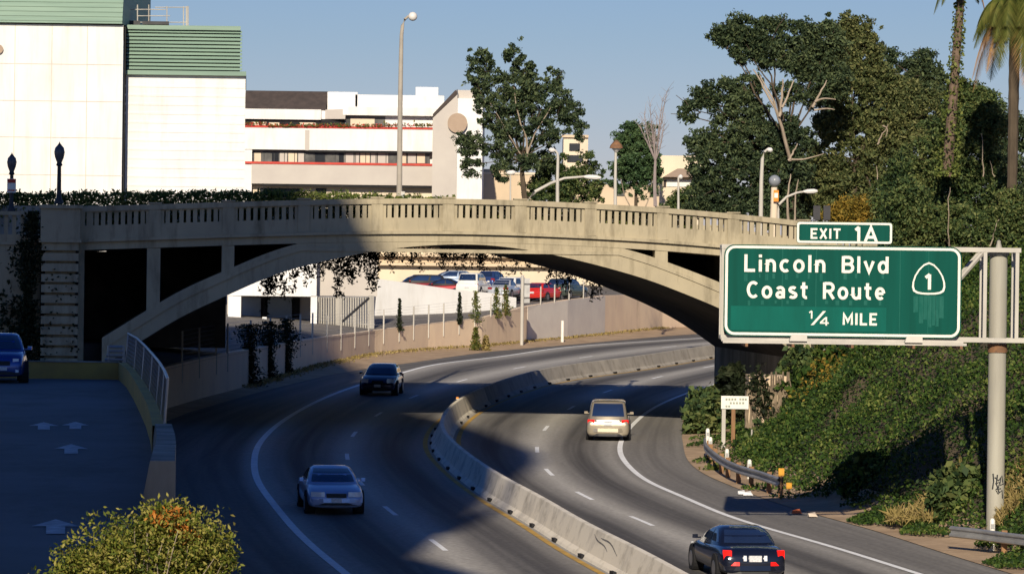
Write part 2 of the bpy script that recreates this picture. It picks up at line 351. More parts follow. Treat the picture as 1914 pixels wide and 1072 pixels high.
def _arc(cx, cz, rx, rz, a0, a1, n=14): return [(cx + rx * math.cos(R(a0 + (a1 - a0) * i / n)), cz + rz * math.sin(R(a0 + (a1 - a0) * i / n))) for i in range(n + 1)]
_x, _h = .37, .72                              # half and full x-height of the small letters
GLYPH = {                                      # width, strokes (centre lines in a cap-height-1 box)
 'L': (.52, [[(.08, 1), (.08, .07), (.52, .07)]]), 'E': (.54, [[(.54, .93), (.08, .93), (.08, .07), (.54, .07)], [(.08, .5), (.46, .5)]]),
 'I': (.16, [[(.08, 1), (.08, 0)]]), 'T': (.56, [[(.28, .93), (.28, 0)], [(0, .93), (.56, .93)]]), 'X': (.60, [[(.06, 1), (.54, 0)], [(.54, 1), (.06, 0)]]),
 'M': (.74, [[(.08, 0), (.08, .92), (.37, .30), (.66, .92), (.66, 0)]]), 'A': (.66, [[(.05, 0), (.33, .95), (.61, 0)], [(.16, .28), (.50, .28)]]),
 'B': (.60, [[(.08, 0), (.08, 1)], [(.09, .93), (.32, .93)] + _arc(.34, .725, .18, .205, 90, -90) + [(.09, .52)], [(.09, .07), (.34, .07)] + _arc(.36, .295, .19, .225, -90, 90)]),
 'C': (.60, [_arc(.33, .5, .26, .43, 48, 312, 22)]), 'R': (.60, [[(.08, 0), (.08, 1)], [(.09, .93), (.32, .93)] + _arc(.34, .70, .19, .23, 90, -90) + [(.09, .47)], [(.30, .47), (.56, 0)]]),
 'i': (.16, [[(.08, .70), (.08, 0)], [(.08, 1), (.08, .83)]]), 'l': (.16, [[(.08, 1), (.08, 0)]]), 'n': (.50, [[(.08, .72), (.08, 0)], [(.08, .42)] + _arc(.25, .42, .17, .24, 180, 0) + [(.42, 0)]]),
 'u': (.50, [[(.42, .72), (.42, 0)], [(.08, .72), (.08, .30)] + _arc(.25, .30, .17, .24, 180, 360)]), 'o': (.54, [_arc(.27, .36, .20, .30, 0, 360, 24)]),
 'c': (.48, [_arc(.27, .36, .20, .30, 50, 310, 18)]), 'e': (.52, [_arc(.27, .36, .19, .30, 2, 312, 20), [(.10, .36), (.44, .36)]]), 'd': (.54, [[(.46, 1), (.46, 0)], _arc(.26, .36, .19, .30, 0, 360, 22)]),
 'a': (.50, [_arc(.25, .47, .165, .18, 155, 0, 10) + [(.415, 0)], _arc(.235, .21, .155, .15, 10, 350, 18)]), 'v': (.52, [[(.05, .72), (.26, .06), (.47, .72)]]), 't': (.38, [[(.16, .98), (.16, .24)] + _arc(.30, .22, .14, .16, 180, 285, 6), [(.0, .68), (.36, .68)]]),
 's': (.46, [_arc(.23, .52, .155, .135, 35, 180, 8) + _arc(.23, .52, .155, .135, 180, 262, 4)[1:] + _arc(.23, .20, .165, .14, 84, 0, 5) + _arc(.23, .20, .165, .14, 0, -150, 9)[1:]]),
 '1': (.30, [[(.19, 0), (.19, .95)], [(.20, .95), (.02, .74)]]), '4': (.58, [[(.42, 0), (.42, 1)], [(.40, .94), (.05, .34)], [(.02, .30), (.58, .30)]]),
}
def text_on(name, body, x0, x1, z0, z1, yf, mat, parent, bold=.022, thick=.012):
    adv = []; x = 0.0
    for ch in body: adv.append(x); x += GLYPH[ch][0] + .17
    W = x - .17; sx = (x1 - x0) / W; sz = z1 - z0; hw = sz * (.076 + bold)
    out = None
    for ch, a in zip(body, adv):
        mb = MB()
        for si, st in enumerate(GLYPH[ch][1]):
            p = [Vector((x0 + (a + q[0]) * sx, z0 + q[1] * sz)) for q in st]
            closed = (p[0] - p[-1]).length < 1e-4; n = len(p); Lf, Rt = [], []
            for i in range(n):
                pa, pb = p[i - 1] if i > 0 else (p[-2] if closed else None), p[i + 1] if i < n - 1 else (p[1] if closed else None)
                d0 = (p[i] - pa).normalized() if pa is not None else None; d1 = (pb - p[i]).normalized() if pb is not None else None
                if d0 is None: d0 = d1
                if d1 is None: d1 = d0
                m_ = (d0 + d1); m_ = m_.normalized() if m_.length > 1e-6 else d0
                nn = Vector((-m_.y, m_.x)); k = hw / max(.45, nn.dot(Vector((-d0.y, d0.x))))
                Lf.append(p[i] + nn * k); Rt.append(p[i] - nn * k)
            y0, y1 = yf - thick - .0006 * si, yf
            vs = [(q.x, y0, q.y) for q in Lf] + [(q.x, y0, q.y) for q in Rt] + [(q.x, y1, q.y) for q in Lf] + [(q.x, y1, q.y) for q in Rt]
            fs = []
            for i in range(n - 1): fs += [(i, i + 1, n + i + 1, n + i), (i, i + 1, 2 * n + i + 1, 2 * n + i), (n + i, n + i + 1, 3 * n + i + 1, 3 * n + i)]
            fs += [(0, n, 3 * n, 2 * n), (n - 1, 2 * n - 1, 4 * n - 1, 3 * n - 1)]
            mb.add(vs, fs)
        mb.build(name, mat, parent)

def smooth_curve(pxs, f=G, ext=True):
    """photo polyline on the road -> X as a smooth function of Y"""
    pts = sorted([(p.y, p.x) for p in (f(x, y) for x, y in pxs)])
    Y = np.array([p[0] for p in pts]); X = np.array([p[1] for p in pts])
    def pch(yq):
        # Catmull-Rom in Y, straight beyond both ends
        yq = np.atleast_1d(np.asarray(yq, float)); m = np.gradient(X, Y)
        i = np.clip(np.searchsorted(Y, yq) - 1, 0, len(Y) - 2)
        h = Y[i + 1] - Y[i]; t = np.clip((yq - Y[i]) / h, 0, 1)
        r_ = (2 * t**3 - 3 * t**2 + 1) * X[i] + (t**3 - 2 * t**2 + t) * h * m[i] + (-2 * t**3 + 3 * t**2) * X[i + 1] + (t**3 - t**2) * h * m[i + 1]
        r_ = np.where(yq < Y[0], X[0] + (yq - Y[0]) * m[0], r_); r_ = np.where(yq > Y[-1], X[-1] + (yq - Y[-1]) * m[-1], r_)
        return r_
    gy = np.arange(60, 420, 0.5); gx = pch(gy)
    k = np.exp(-.5 * (np.arange(-16, 17) / 6.0) ** 2); k /= k.sum()
    gx = np.convolve(np.pad(gx, 16, mode='reflect', reflect_type='odd'), k, 'valid')
    return lambda y: np.interp(y, gy, gx)

# ------------------------------------------------------------------ freeway
PX_EL = [(647, 1072), (578, 1016), (511, 941), (479, 894), (475, 863), (479, 839), (503, 807), (558, 768), (617, 739), (660, 723), (743, 699), (834, 677.6), (920, 668), (1075, 647), (1290, 632.6), (1420, 625)]
PX_DL = [(880, 1066), (820, 1018), (728, 954), (672, 900), (648, 853), (661, 811), (707, 774), (773, 741), (863, 711), (970, 687), (1095, 667), (1250, 648), (1400, 634)]
PX_BA = [(1240, 1110), (1175, 1072), (1130, 1050), (1070, 1015), (1008, 975), (946, 940), (894, 905), (852, 870), (830, 845), (825, 825), (832, 805), (852, 783), (905, 753), (955, 734), (1036, 712), (1190, 690), (1325, 668), (1450, 652)]
PX_DR = [(1330, 1030), (1200, 973), (1090, 926), (1025, 882), (1003, 840), (1020, 800), (1067, 762), (1135, 731), (1228, 705), (1325, 685), (1450, 663)]
PX_ER = [(1717, 1072), (1529, 1013), (1398, 977), (1329, 952), (1283, 930), (1218, 904), (1178, 874), (1159, 848), (1160, 826), (1182, 794), (1227, 759), (1280, 736), (1329, 720), (1450, 690)]
PX_PR = [(1900, 1074), (1752, 1029), (1625, 987), (1490, 952), (1364, 906), (1318, 887), (1293, 868), (1279, 829), (1276, 790), (1290, 760), (1340, 732), (1450, 706)]
cEL, cDL, cBA, cDR, cER, cPR = [smooth_curve(p) for p in (PX_EL, PX_DL, PX_BA, PX_DR, PX_ER, PX_PR)]
_l0 = sorted([(p.y, p.x) for p in [G(300, 785), G(450, 741), G(560, 712), G(650, 692), G(743, 681), (G(900, 658)), G(1050, 645), G(1240, 628), G(1400, 618)]] + [(150, -16.6), (120, -13.5), (90, -9.5), (60, -6.0)])
cPL = lambda y: np.interp(y, [a for a, b in _l0], [b for a, b in _l0])
YS = np.concatenate([np.arange(60, 250, 1.5), np.arange(250, 420, 3.0)])
cBL = lambda y: cBA(y) - .05; cBR = lambda y: cBA(y) + .05

def road_material():
    m = bpy.data.materials.new('freeway_pavement'); m.use_nodes = True
    t = m.node_tree; b = t.nodes['Principled BSDF']; b.inputs['Roughness'].default_value = .82; b.inputs['Specular IOR Level'].default_value = .2
    at = t.nodes.new('ShaderNodeAttribute'); at.attribute_name = 'wear'
    al = t.nodes.new('ShaderNodeAttribute'); al.attribute_name = 'along'
    tc = t.nodes.new('ShaderNodeTexCoord')
    n1 = t.nodes.new('ShaderNodeTexNoise'); n1.inputs['Scale'].default_value = .18; n1.inputs['Detail'].default_value = 5
    n2 = t.nodes.new('ShaderNodeTexNoise'); n2.inputs['Scale'].default_value = 7; n2.inputs['Detail'].default_value = 6
    t.links.new(tc.outputs['Object'], n1.inputs[0]); t.links.new(tc.outputs['Object'], n2.inputs[0])
    cm = t.nodes.new('ShaderNodeCombineXYZ'); t.links.new(at.outputs['Fac'], cm.inputs[0])
    # broken-up streaks of oil and rubber that run along the lanes
    ac = t.nodes.new('ShaderNodeAttribute'); ac.attribute_name = 'across'
    cv = t.nodes.new('ShaderNodeCombineXYZ'); t.links.new(ac.outputs['Fac'], cv.inputs[0]); t.links.new(al.outputs['Fac'], cv.inputs[1])
    n3 = t.nodes.new('ShaderNodeTexNoise'); n3.inputs['Scale'].default_value = 1.0; n3.inputs['Detail'].default_value = 4
    mp = t.nodes.new('ShaderNodeMapping'); mp.inputs['Scale'].default_value = (2.2, .03, 1); t.links.new(cv.outputs[0], mp.inputs[0]); t.links.new(mp.outputs[0], n3.inputs[0])
    w = t.nodes.new('ShaderNodeMath'); w.operation = 'MULTIPLY'; t.links.new(at.outputs['Fac'], w.inputs[0])
    mr = t.nodes.new('ShaderNodeMapRange'); mr.inputs[1].default_value = .3; mr.inputs[2].default_value = .65; mr.inputs[3].default_value = .78; mr.inputs[4].default_value = 1.05
    t.links.new(n3.outputs['Fac'], mr.inputs[0]); t.links.new(mr.outputs[0], w.inputs[1])
    base = t.nodes.new('ShaderNodeMix'); base.data_type = 'RGBA'; t.links.new(n1.outputs['Fac'], base.inputs[0])
    base.inputs[6].default_value = (.34, .32, .285, 1); base.inputs[7].default_value = (.45, .425, .38, 1)
    dk = t.nodes.new('ShaderNodeMix'); dk.data_type = 'RGBA'; t.links.new(w.outputs[0], dk.inputs[0]); t.links.new(base.outputs[2], dk.inputs[6]); dk.inputs[7].default_value = (.075, .07, .066, 1)
    gr = t.nodes.new('ShaderNodeMix'); gr.data_type = 'RGBA'; gr.blend_type = 'OVERLAY'; gr.inputs[0].default_value = .45
    t.links.new(dk.outputs[2], gr.inputs[6]); t.links.new(n2.outputs['Fac'], gr.inputs[7]); t.links.new(gr.outputs[2], b.inputs['Base Color'])
    bp = t.nodes.new('ShaderNodeBump'); bp.inputs['Strength'].default_value = .12; bp.inputs['Distance'].default_value = .03
    t.links.new(n2.outputs['Fac'], bp.inputs['Height']); t.links.new(bp.outputs[0], b.inputs['Normal'])
    return m
def build_freeway():
    cs = [cPL, cEL, cDL, cBL, cBR, cDR, cER, cPR]; sub = 8
    def wear(k, t):                                # stained strip down the middle of each lane, cleaner shoulders
        if k in (1, 2, 4, 5): return max(0.0, math.sin(math.pi * t)) ** 1.25 * 1.02
        if k == 0: return .90
        if k == 6: return .62 + .15 * math.sin(math.pi * t)
        return 0
    vs = []; fs = []; wr = []; ac = []; al = []
    cols = [(k, j / sub) for k in range(7) for j in range(sub)] + [(6, 1.0)]
    X = [np.array([c(y) for y in YS]) for c in cs]
    for i, y in enumerate(YS):
        for k, t in cols:
            x = X[k][i] * (1 - t) + X[k + 1][i] * t
            vs.append((x, y, zroad(y))); wr.append(wear(k, t)); ac.append((k + t) * 3.6); al.append(y)
    n = len(cols)
    fs = [(i * n + j, i * n + j + 1, (i + 1) * n + j + 1, (i + 1) * n + j) for i in range(len(YS) - 1) for j in range(n - 1)]
    o = strip_mesh('freeway', vs, fs, road_material())
    for nm, arr in (('wear', wr), ('across', ac), ('along', al)):
        a = o.data.attributes.new(nm, 'FLOAT', 'POINT'); a.data.foreach_set('value', arr)
    tag(o, kind='structure')
    return o
freeway = build_freeway()
def line_strip(c, y0, y1, w, dz=.012, step=1.0):
    ys = np.linspace(y0, y1, max(3, int((y1 - y0) / step))); xs = np.array([float(c(y)) for y in ys])
    vs = []; fs = []
    dx = np.gradient(xs, ys)
    for x, y, d in zip(xs, ys, dx):
        L = math.hypot(d, 1); nx, ny = 1 / L, -d / L
        vs += [(x - nx * w / 2, y - ny * w / 2, zroad(y - ny * w / 2) + dz), (x + nx * w / 2, y + ny * w / 2, zroad(y + ny * w / 2) + dz)]
    fs = [(2 * i, 2 * i + 1, 2 * i + 3, 2 * i + 2) for i in range(len(ys) - 1)]
    return vs, fs
for c, w in ((cEL, .26), (cER, .22)):
    strip_mesh('edge_line', *line_strip(c, 62, 360, w), M['white_paint'], freeway)
for off, y0, y1 in ((-.72, 62, 360), (.72, 62, 360)):
    strip_mesh('yellow_line', *line_strip(lambda y, o=off: cBA(y) + o * math.hypot(1, float(cBA(y + .5) - cBA(y - .5))), y0, y1, .2), M['yellow_paint'], freeway)
def dashes(c, pxl):
    for x, y in pxl:
        p = G(x, y); d = float(c(p.y + .5) - c(p.y - .5)); L = 3.75 / math.hypot(1, d)
        strip_mesh('lane_dash', *line_strip(c, p.y - L / 2, p.y + L / 2, .17, .012, .6), M['white_paint'], freeway)
dashes(cDL, PX_DL[1:]); dashes(cDR, PX_DR[:])

# base ground sheet
mb = MB(); rows = []
for y, dz in ((-200, -.6), (40, -.5), (320, -.5), (321, -.4), (900, -6), (4000, -56)):
    yy = min(y, 330); rows.append([(x, y, zroad(yy) + (-.5 if y < 400 else 0)) for x in (-2500, -60, -20, 0, 20, 60, 2500)])
mb.grid(rows); struct('ground', mb, M['ground'])

# left verge between pavement and wall
WALL = [(300, 770, 688), (380, 746, 668), (450, 728, 655), (541, 700, 639), (593, 685, 631), (640, 675, 625), (700, 664, 617), (800, 655, 605), (900, 649, 594), (985, 640, 572), (1060, 634, 560), (1130, 626, 552), (1238, 615, 549), (1400, 606, 535)]
WB = []
for x, yb, yt in WALL:
    p = G(x, yb); q = P(x, yt, p.y); WB.append((p, q.z))
p0, z0 = WB[0]
WB = [(Vector((-20.5, 150, zroad(150))), 5.3), (Vector((-19.2, 168, zroad(168))), z0 - .1)] + WB
vs = []; fs = []
for p, z in WB:
    e = float(cPL(p.y)); n = 5
    for j in range(n):
        t = j / (n - 1); vs.append((p.x + (max(e, p.x + .3) - p.x) * t + (.05 if t == 1 else -.1 * (1 - t)), p.y, zroad(p.y) + .10 * (1 - t) + .004))
fs = [(i * 5 + j, i * 5 + j + 1, (i + 1) * 5 + j + 1, (i + 1) * 5 + j) for i in range(len(WB) - 1) for j in range(4)]
tag(strip_mesh('dirt_verge', vs, fs, M['dirt']), kind='structure')

# ------------------------------------------------------------------ retaining wall on the left
rw = thing('retaining_wall', 'long pinkish concrete retaining wall curving along the far side of the freeway', 'wall', tuple(WB[6][0]))
mb = MB(); 
for (p, z), (q, z2) in zip(WB[:-1], WB[1:]):
    d = (q - p); d.z = 0; n = Vector((-d.y, d.x, 0)).normalized() * .4
    lo = Vector((0, 0, .6))
    mb.hexa([p - lo, q - lo, q + n - lo, p + n - lo], [Vector((p.x, p.y, z)), Vector((q.x, q.y, z2)), Vector((q.x, q.y, z2)) + n, Vector((p.x, p.y, z)) + n])
mb.build('wall_body', M['pink_wall'], rw)
mb = MB()
for i in range(len(WB) - 1):
    (p, z), (q, z2) = WB[i], WB[i + 1]
    if abs(p.x - G(1060, 634).x) < .1 or abs(q.x - G(1060, 634).x) < .1:
        d = (q - p); d.z = 0; n = Vector((d.y, -d.x, 0)).normalized() * .02
        mb.hexa([p + Vector((0, 0, .2)) + n, q + Vector((0, 0, .2)) + n, q + Vector((0, 0, .2)), p + Vector((0, 0, .2))],
                [Vector((p.x, p.y, z - .02)) + n, Vector((q.x, q.y, z2 - .02)) + n, Vector((q.x, q.y, z2 - .02)), Vector((p.x, p.y, z - .02))])
mb.build('painted_patch', M['grey_patch'], rw)

# fence posts that stand on the wall, each its own thing; some overgrown
def wall_at(x):                                # wall base point and top height at a photo column
    for (a, b, c), (a2, b2, c2) in zip(WALL[:-1], WALL[1:]):
        if a <= x <= a2:
            t = (x - a) / (a2 - a); p = G(x, b + (b2 - b) * t); return p, P(x, c + (c2 - c) * t, p.y).z
fence = thing('chain_link_fence', 'thin wire fence on posts along the top of the pink freeway wall', 'fence', tuple(wall_at(700)[0]))
fx = [340, 372, 404, 425, 468, 505, 535, 561, 584, 611, 637, 663, 689, 717, 746, 773, 801, 829, 858, 887, 917, 947, 1010, 1036, 1063, 1090]
wires = MB(); tops = []
for x in fx:
    p, zt = wall_at(x); z = zt + (1.35 if x > 600 else 1.6); b = Vector((p.x - .02, p.y - .06, zt - (1.0 if x < 900 else .1)))
    MB().tube([b, Vector((b.x, b.y, z))], .055, 7).build('post', M['steel_light'], fence)
    tops.append((Vector((b.x, b.y, z)), zt))
for (a, za), (b, zb) in zip(tops[:-1], tops[1:]):
    for k in range(8):
        t = k / 7
        wires.tube([Vector((a.x, a.y, za + (a.z - za) * t)), Vector((b.x, b.y, zb + (b.z - zb) * t))], .006, 3, False)
wires.build('wire_mesh', M['steel'], fence)
for i, (x, w) in enumerate([(466, 26), (502, 22), (534, 24), (746, 7), (858, 7), (888, 14), (927, 13), (944, 12)]):
    p, zt = wall_at(x); s = px(p.y)
    n = 2600 if x < 560 else 620; g = np.random.default_rng(90 + i)
    lo, hi = (zt - 2.2, zt + 1.4) if x < 560 else (zt - .25, zt + 2.0)
    t = g.uniform(0, 1, n) ** 1.2; wv = w / s * ((1.05 - .8 * t) if x > 560 else (.8 + .3 * np.sin(t * 9 + i)))
    pts = np.stack([p.x + g.normal(0, .45, n) * wv, p.y - .15 + g.normal(0, .12, n), lo + (hi - lo) * t], 1)
    lab = ['dark creeper column hanging on the shaded wall, widest of three', 'dark creeper column on the shaded wall, in the middle of three', 'dark creeper column on the shaded wall nearest the white building gate',
           'slim grey green creeper on a fence post above the pink wall', 'narrow pointed creeper on the fence post left of the cypress shape', 'tall spindle shaped creeper on the fence in front of the white parked van',
           'bare brownish shrub on the fence beneath the parked blue van', 'brown twiggy shrub on the fence just left of the tall grey post'][i]
    tag(leaf_mesh('creeper', pts, .17, M['vine'] if x < 860 else M['weed'], None, .3, .5, seed=i), lab, 'creeper', 'creepers on the freeway wall fence')
# tall grey post with sign back and the short white post, standing in front of the wall
p = G(975, 646); t = thing('signpost', 'tall grey steel post with a sign seen from behind, in front of the pink wall', 'post', tuple(p))
zt = P(975, 514, p.y).z
MB().tube([p - Vector((0, 0, .3)), Vector((p.x, p.y, zt))], .13, 10).build('pole', M['steel_light'], t, smooth=True)
mb = MB(); a = P(979, 520, p.y + .2); b = P(990, 566, p.y + .2); mb.box((a.x - .2, a.y, b.z), (b.x, a.y + .04, a.z)); mb.build('sign_back', M['steel'], t)
mb = MB(); mb.bar((p.x - .1, p.y + .12, b.z + .4), (b.x, p.y + .12, b.z + .4), .06); mb.bar((p.x - .1, p.y + .12, a.z - .4), (b.x, p.y + .12, a.z - .4), .06); mb.build('bracket', M['steel'], t)
p = G(1051, 640); t = thing('marker_post', 'short white marker post standing alone before the pink wall', 'post', tuple(p))
zt = P(1051, 599, p.y).z
MB().tube([p - Vector((0, 0, .2)), (p.x, p.y, zt)], .12, 10).build('post', M['sign_white'], t, smooth=True)
# weed clumps at the wall foot
for i, (x, y, w, h, mt, lab) in enumerate([(889, 655, 13, 44, 'weed', 'green weed clump growing up the foot of the pink wall'), (908, 655, 11, 28, 'dry_grass', 'brown dry weed tuft beside the green clump at the pink wall')]):
    p = G(x, y); s = px(p.y); n = 500; g = np.random.default_rng(i + 40); tt = g.uniform(0, 1, n)
    pts = np.stack([p.x + np.clip(g.normal(0, .42, n), -.8, .8) * w / s * (1.1 - .8 * tt), p.y - .2 + g.normal(0, .15, n), p.z + tt * h / s], 1)
    tag(leaf_mesh('weed_clump', pts, .24, M[mt], None, .1, .4, seed=i), lab, 'weeds')
# litter of dry grass along the verge
g = np.random.default_rng(3); pts = []
for (p, z), (q, z2) in zip(WB[4:-2], WB[5:-1]):
    L = (q - p).length; n = int(L * 28)
    for k in range(n):
        t = g.uniform(); c = p.lerp(q, t); off = abs(g.normal(0, .55)); pts.append((c.x + off * .8, c.y - off * .5, c.z + .12 + g.uniform(0, .12)))
tag(leaf_mesh('dry_verge_grass', np.array(pts), .2, M['dry_grass'], None, -.2, .35, seed=9), kind='stuff', label='dry grass along the foot of the pink wall', cat='grass')

# ------------------------------------------------------------------ ground behind the wall: ramp strip and parking lot
vs = []
for p, z in WB:
    for dx, dy, dz in ((.05, .2, -.12), (-1.5, 12, .35), (-3.5, 24, .75), (-8, 60, 1.3), (-12, 170, 2.0)):
        vs.append((p.x + dx, p.y + dy, z + dz))
n = 5; fs = [(i * n + j, i * n + j + 1, (i + 1) * n + j + 1, (i + 1) * n + j) for i in range(len(WB) - 1) for j in range(n - 1)]
tag(strip_mesh('parking_lot', vs, fs, M['asphalt_lot']), kind='structure')

# ------------------------------------------------------------------ median barrier
def build_barrier():
    bar = thing('median_barrier', 'weathered concrete median barrier curving between the two carriageways', 'barrier', (float(cBA(160)), 160, zroad(160)))
    prof = [(-.48, 0), (-.43, .08), (-.31, .18), (-.09, .84), (-.075, .86), (.075, .86), (.09, .84), (.31, .18), (.43, .08), (.48, 0)]
    ys = np.arange(62, 345, .75); mb = MB(); rows = []
    for y in ys:
        x = float(cBA(y)); d = float(cBA(y + .5) - cBA(y - .5)); L = math.hypot(1, d); nx, ny = 1 / L, -d / L
        rows.append([(x + nx * o, y + ny * o, zroad(y) + h) for o, h in prof])
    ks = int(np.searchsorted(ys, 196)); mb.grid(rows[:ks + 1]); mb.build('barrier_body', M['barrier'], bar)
    mb = MB(); mb.grid(rows[ks:]); o = mb.build('barrier_body', M['barrier_dull'], bar); o['label'] = 'duller barrier section beyond the bridge'  # far section in a darker concrete colour
    # scuppers: dark notches along both feet
    for k, y in enumerate(np.arange(100, 330, 5.2)):
        x = float(cBA(y)); d = float(cBA(y + .5) - cBA(y - .5)); L = math.hypot(1, d); nx, ny = 1 / L, -d / L; tx, ty = d / L, 1 / L
        s_ = 1 if 175 < y else -1
        m2 = MB(); o = s_ * .48
        c = Vector((x + nx * o, y + ny * o, zroad(y) + .045))
        T = Vector((tx, ty, 0)) * .30; N = Vector((nx, ny, 0)) * .05
        m2.hexa([c - T - N - Vector((0, 0, .04)), c + T - N - Vector((0, 0, .04)), c + T + N - Vector((0, 0, .04)), c - T + N - Vector((0, 0, .04))],
                [c - T - N + Vector((0, 0, .07)), c + T - N + Vector((0, 0, .07)), c + T + N + Vector((0, 0, .07)), c - T + N + Vector((0, 0, .07))])
        m2.build('drain_notch', M['dark'], bar)
    # scuff marks of tyres on the near face
    sc = MB(); g = random.Random(4)
    def face(y, h):
        x = float(cBA(y)); o = -(.09 + .22 * (.84 - h) / .66) - .008
        return Vector((x + o, y, zroad(y) + h))
    for y0, h0, L, rise in [(106, .5, 3, .25), (107.5, .4, 2.6, .35), (113, .45, 2, .05)][:2]:
        pts = []
        for i in range(9):
            t = i / 8; h = h0 + rise * t + .06 * math.sin(t * 5 + y0); pts.append((y0 + L * t, min(.76, max(.30, h)), .008 + .022 * math.sin(math.pi * t) * g.uniform(.5, 1)))
        up = [face(y, min(.80, h + w)) for y, h, w in pts]; dn = [face(y, h - w) for y, h, w in pts]
        MB().grid([dn, up]).build('tyre_scuff', M['scuff'], bar)
    return bar
build_barrier()
p = Vector((float(cBA(184)) - .1, 184, zroad(184) + .86))
t = thing('reflector', 'tiny orange reflector on top of the barrier at the bend', 'reflector', tuple(p))
m_or = nmat('orange_reflector', (.8, .3, .05), (.7, .25, .04), 3, .2)
mb = MB(); mb.box((p.x - .06, p.y - .03, p.z), (p.x + .06, p.y + .03, p.z + .10)); mb.build('lens', m_or, t)
mb = MB(); mb.box((p.x - .07, p.y - .05, p.z - .01), (p.x + .07, p.y + .05, p.z + .02)); mb.build('base', M['steel'], t)

# ------------------------------------------------------------------ right embankment
def hill(X, Y, bumps=True):
    e = float(cPR(Y)); d = X - e; z = zroad(Y)
    if d <= 0: return z + .02
    a0 = 1.6 if Y < 150 else 1.6 + min(3.2, (Y - 150) * .2)
    if d < a0: h = .08 * d
    else:
        q = d - a0; h = .08 * a0 + (.86 * q if q < 7 else (6.02 + .42 * (q - 7) if q < 15 else 9.38 + .25 * (q - 15)))
        h = min(h, 11.5)
        h *= min(1, .7 + q * .12)
    if bumps: h += min(1, max(0, d - 1.2) * .3) * (.25 * math.sin(X * .9 + Y * .31) + .2 * math.sin(Y * .7 - X * .5) + .32 * max(0, math.sin(X * 1.9 + 1.3 * math.sin(Y * .6)) * math.sin(Y * 1.25 + .8 * math.sin(X * .7))))
    return z + .03 + max(0, h)
hx = [0, .4, .8, 1.2, 1.8, 2.4] + [3 + .5 * k for k in range(44)] + [26, 30, 40, 60, 100]
hy = np.concatenate([np.arange(60, 100, 3.0), np.arange(100, 171, .8)])
vs = [(float(cPR(y)) - .05 + d, float(y), hill(float(cPR(y)) + d, float(y)) - min(.10, d * .05)) for y in hy for d in hx]
n = len(hx); fs = [(i * n + j, i * n + j + 1, (i + 1) * n + j + 1, (i + 1) * n + j) for i in range(len(hy) - 1) for j in range(n - 1)]
M['soil'] = nmat('dark_bank_soil', (.13, .10, .06), (.06, .05, .03), .7, .95, bump=.3)
o = strip_mesh('embankment', vs, fs, M['dirt'])
o.data.materials.append(M['soil']); o.data.polygons.foreach_set('material_index', [0 if j % (len(hx) - 1) < 5 else 1 for j in range(len(fs))]); tag(o, kind='structure'); o.data.polygons.foreach_set('use_smooth', [True] * len(o.data.polygons))
# flat strip beyond the bridge line under and behind the arch, then the high street level to the right
mb = MB(); mb.grid([[(float(cPR(y)) - .05, y, zroad(y) + .02), (float(cPR(y)) + 9, y, zroad(y) + .5), (float(cPR(y)) + 16, y, 12.0 if y > 205 else zroad(y) + 1), (140, y, 12.2 if y > 205 else zroad(y) + 2)] for y in (168, 185, 204, 206, 240, 300, 420)])
struct('far_bank', mb, M['dirt'])
# leafy cover of the embankment
g = np.random.default_rng(21)
pts = []; N = 0
while N < 230000:
    y = 100 + 72 * g.uniform(); d = 24 * g.uniform() ** 1.15
    e = float(cPR(y)); x = e + d
    if d < 1.0 + .8 * math.sin(y * .45) + .6 * math.sin(y * 1.3 + 1): continue
    if y < 150 and y > 128 and d < 1.6 and g.uniform() < .8: continue
    if 147 < y and d < 2.0 and g.uniform() < .75: continue
    cl = .5 + .5 * math.sin(x * 1.3 + 2 * math.sin(y * .37)) * math.sin(y * .55 + x * .4)
    if g.uniform() > .62 + .38 * cl: continue
    pts.append((x, y, hill(x, y) + .06 + (.15 + cl * .85) * min(1, d * .25) * g.uniform(.05, 1))); N += 1
for k in range(60000):
    y = 144 + 27 * g.uniform(); d = 2.2 + 13 * g.uniform(); x = float(cPR(y)) + d; pts.append((x, y, hill(x, y) + .05 + .35 * g.uniform()))
pts = np.array(pts)
tag(leaf_mesh('ground_cover', pts, .135, M['ivy'], None, .2, .62, normal_bias=(0, -.4, .5), seed=5), kind='stuff', label='leafy ivy ground cover on the right hand embankment', cat='ground cover')
g2 = np.random.default_rng(25); sel = []
for k in range(520):
    p = P(g2.uniform(1660, 1795), g2.uniform(885, 922), 122 + g2.uniform(-1.5, 1.5)); sel.append((p.x, p.y, hill(p.x, p.y) + .35))
for k in range(900):
    p = P(g2.uniform(1862, 1935), g2.uniform(900, 985), 117 + g2.uniform(-1.5, 1.5)); sel.append((p.x, p.y, hill(p.x, p.y) + .3))
tag(leaf_mesh('dry_grass_patch', np.array(sel), .55, M['dry_grass'], None, -.6, .09, seed=6), kind='stuff', label='tall dry grass patches on the embankment', cat='grass')

gq = np.random.default_rng(29); sel = []
for k in range(2600):
    p = P(1560 + gq.normal(0, 26), 745 + gq.normal(0, 34), 152 + gq.uniform(-3, 3)); sel.append((p.x, p.y, max(hill(p.x, p.y) + .3, min(p.z, hill(p.x, p.y) + 1.2))))
tag(leaf_mesh('brown_creeper_patch', np.array(sel), .16, M['autumn'], None, .2, .6, seed=7), kind='stuff', label='reddish brown leaves among the ivy on the bank', cat='leaves')
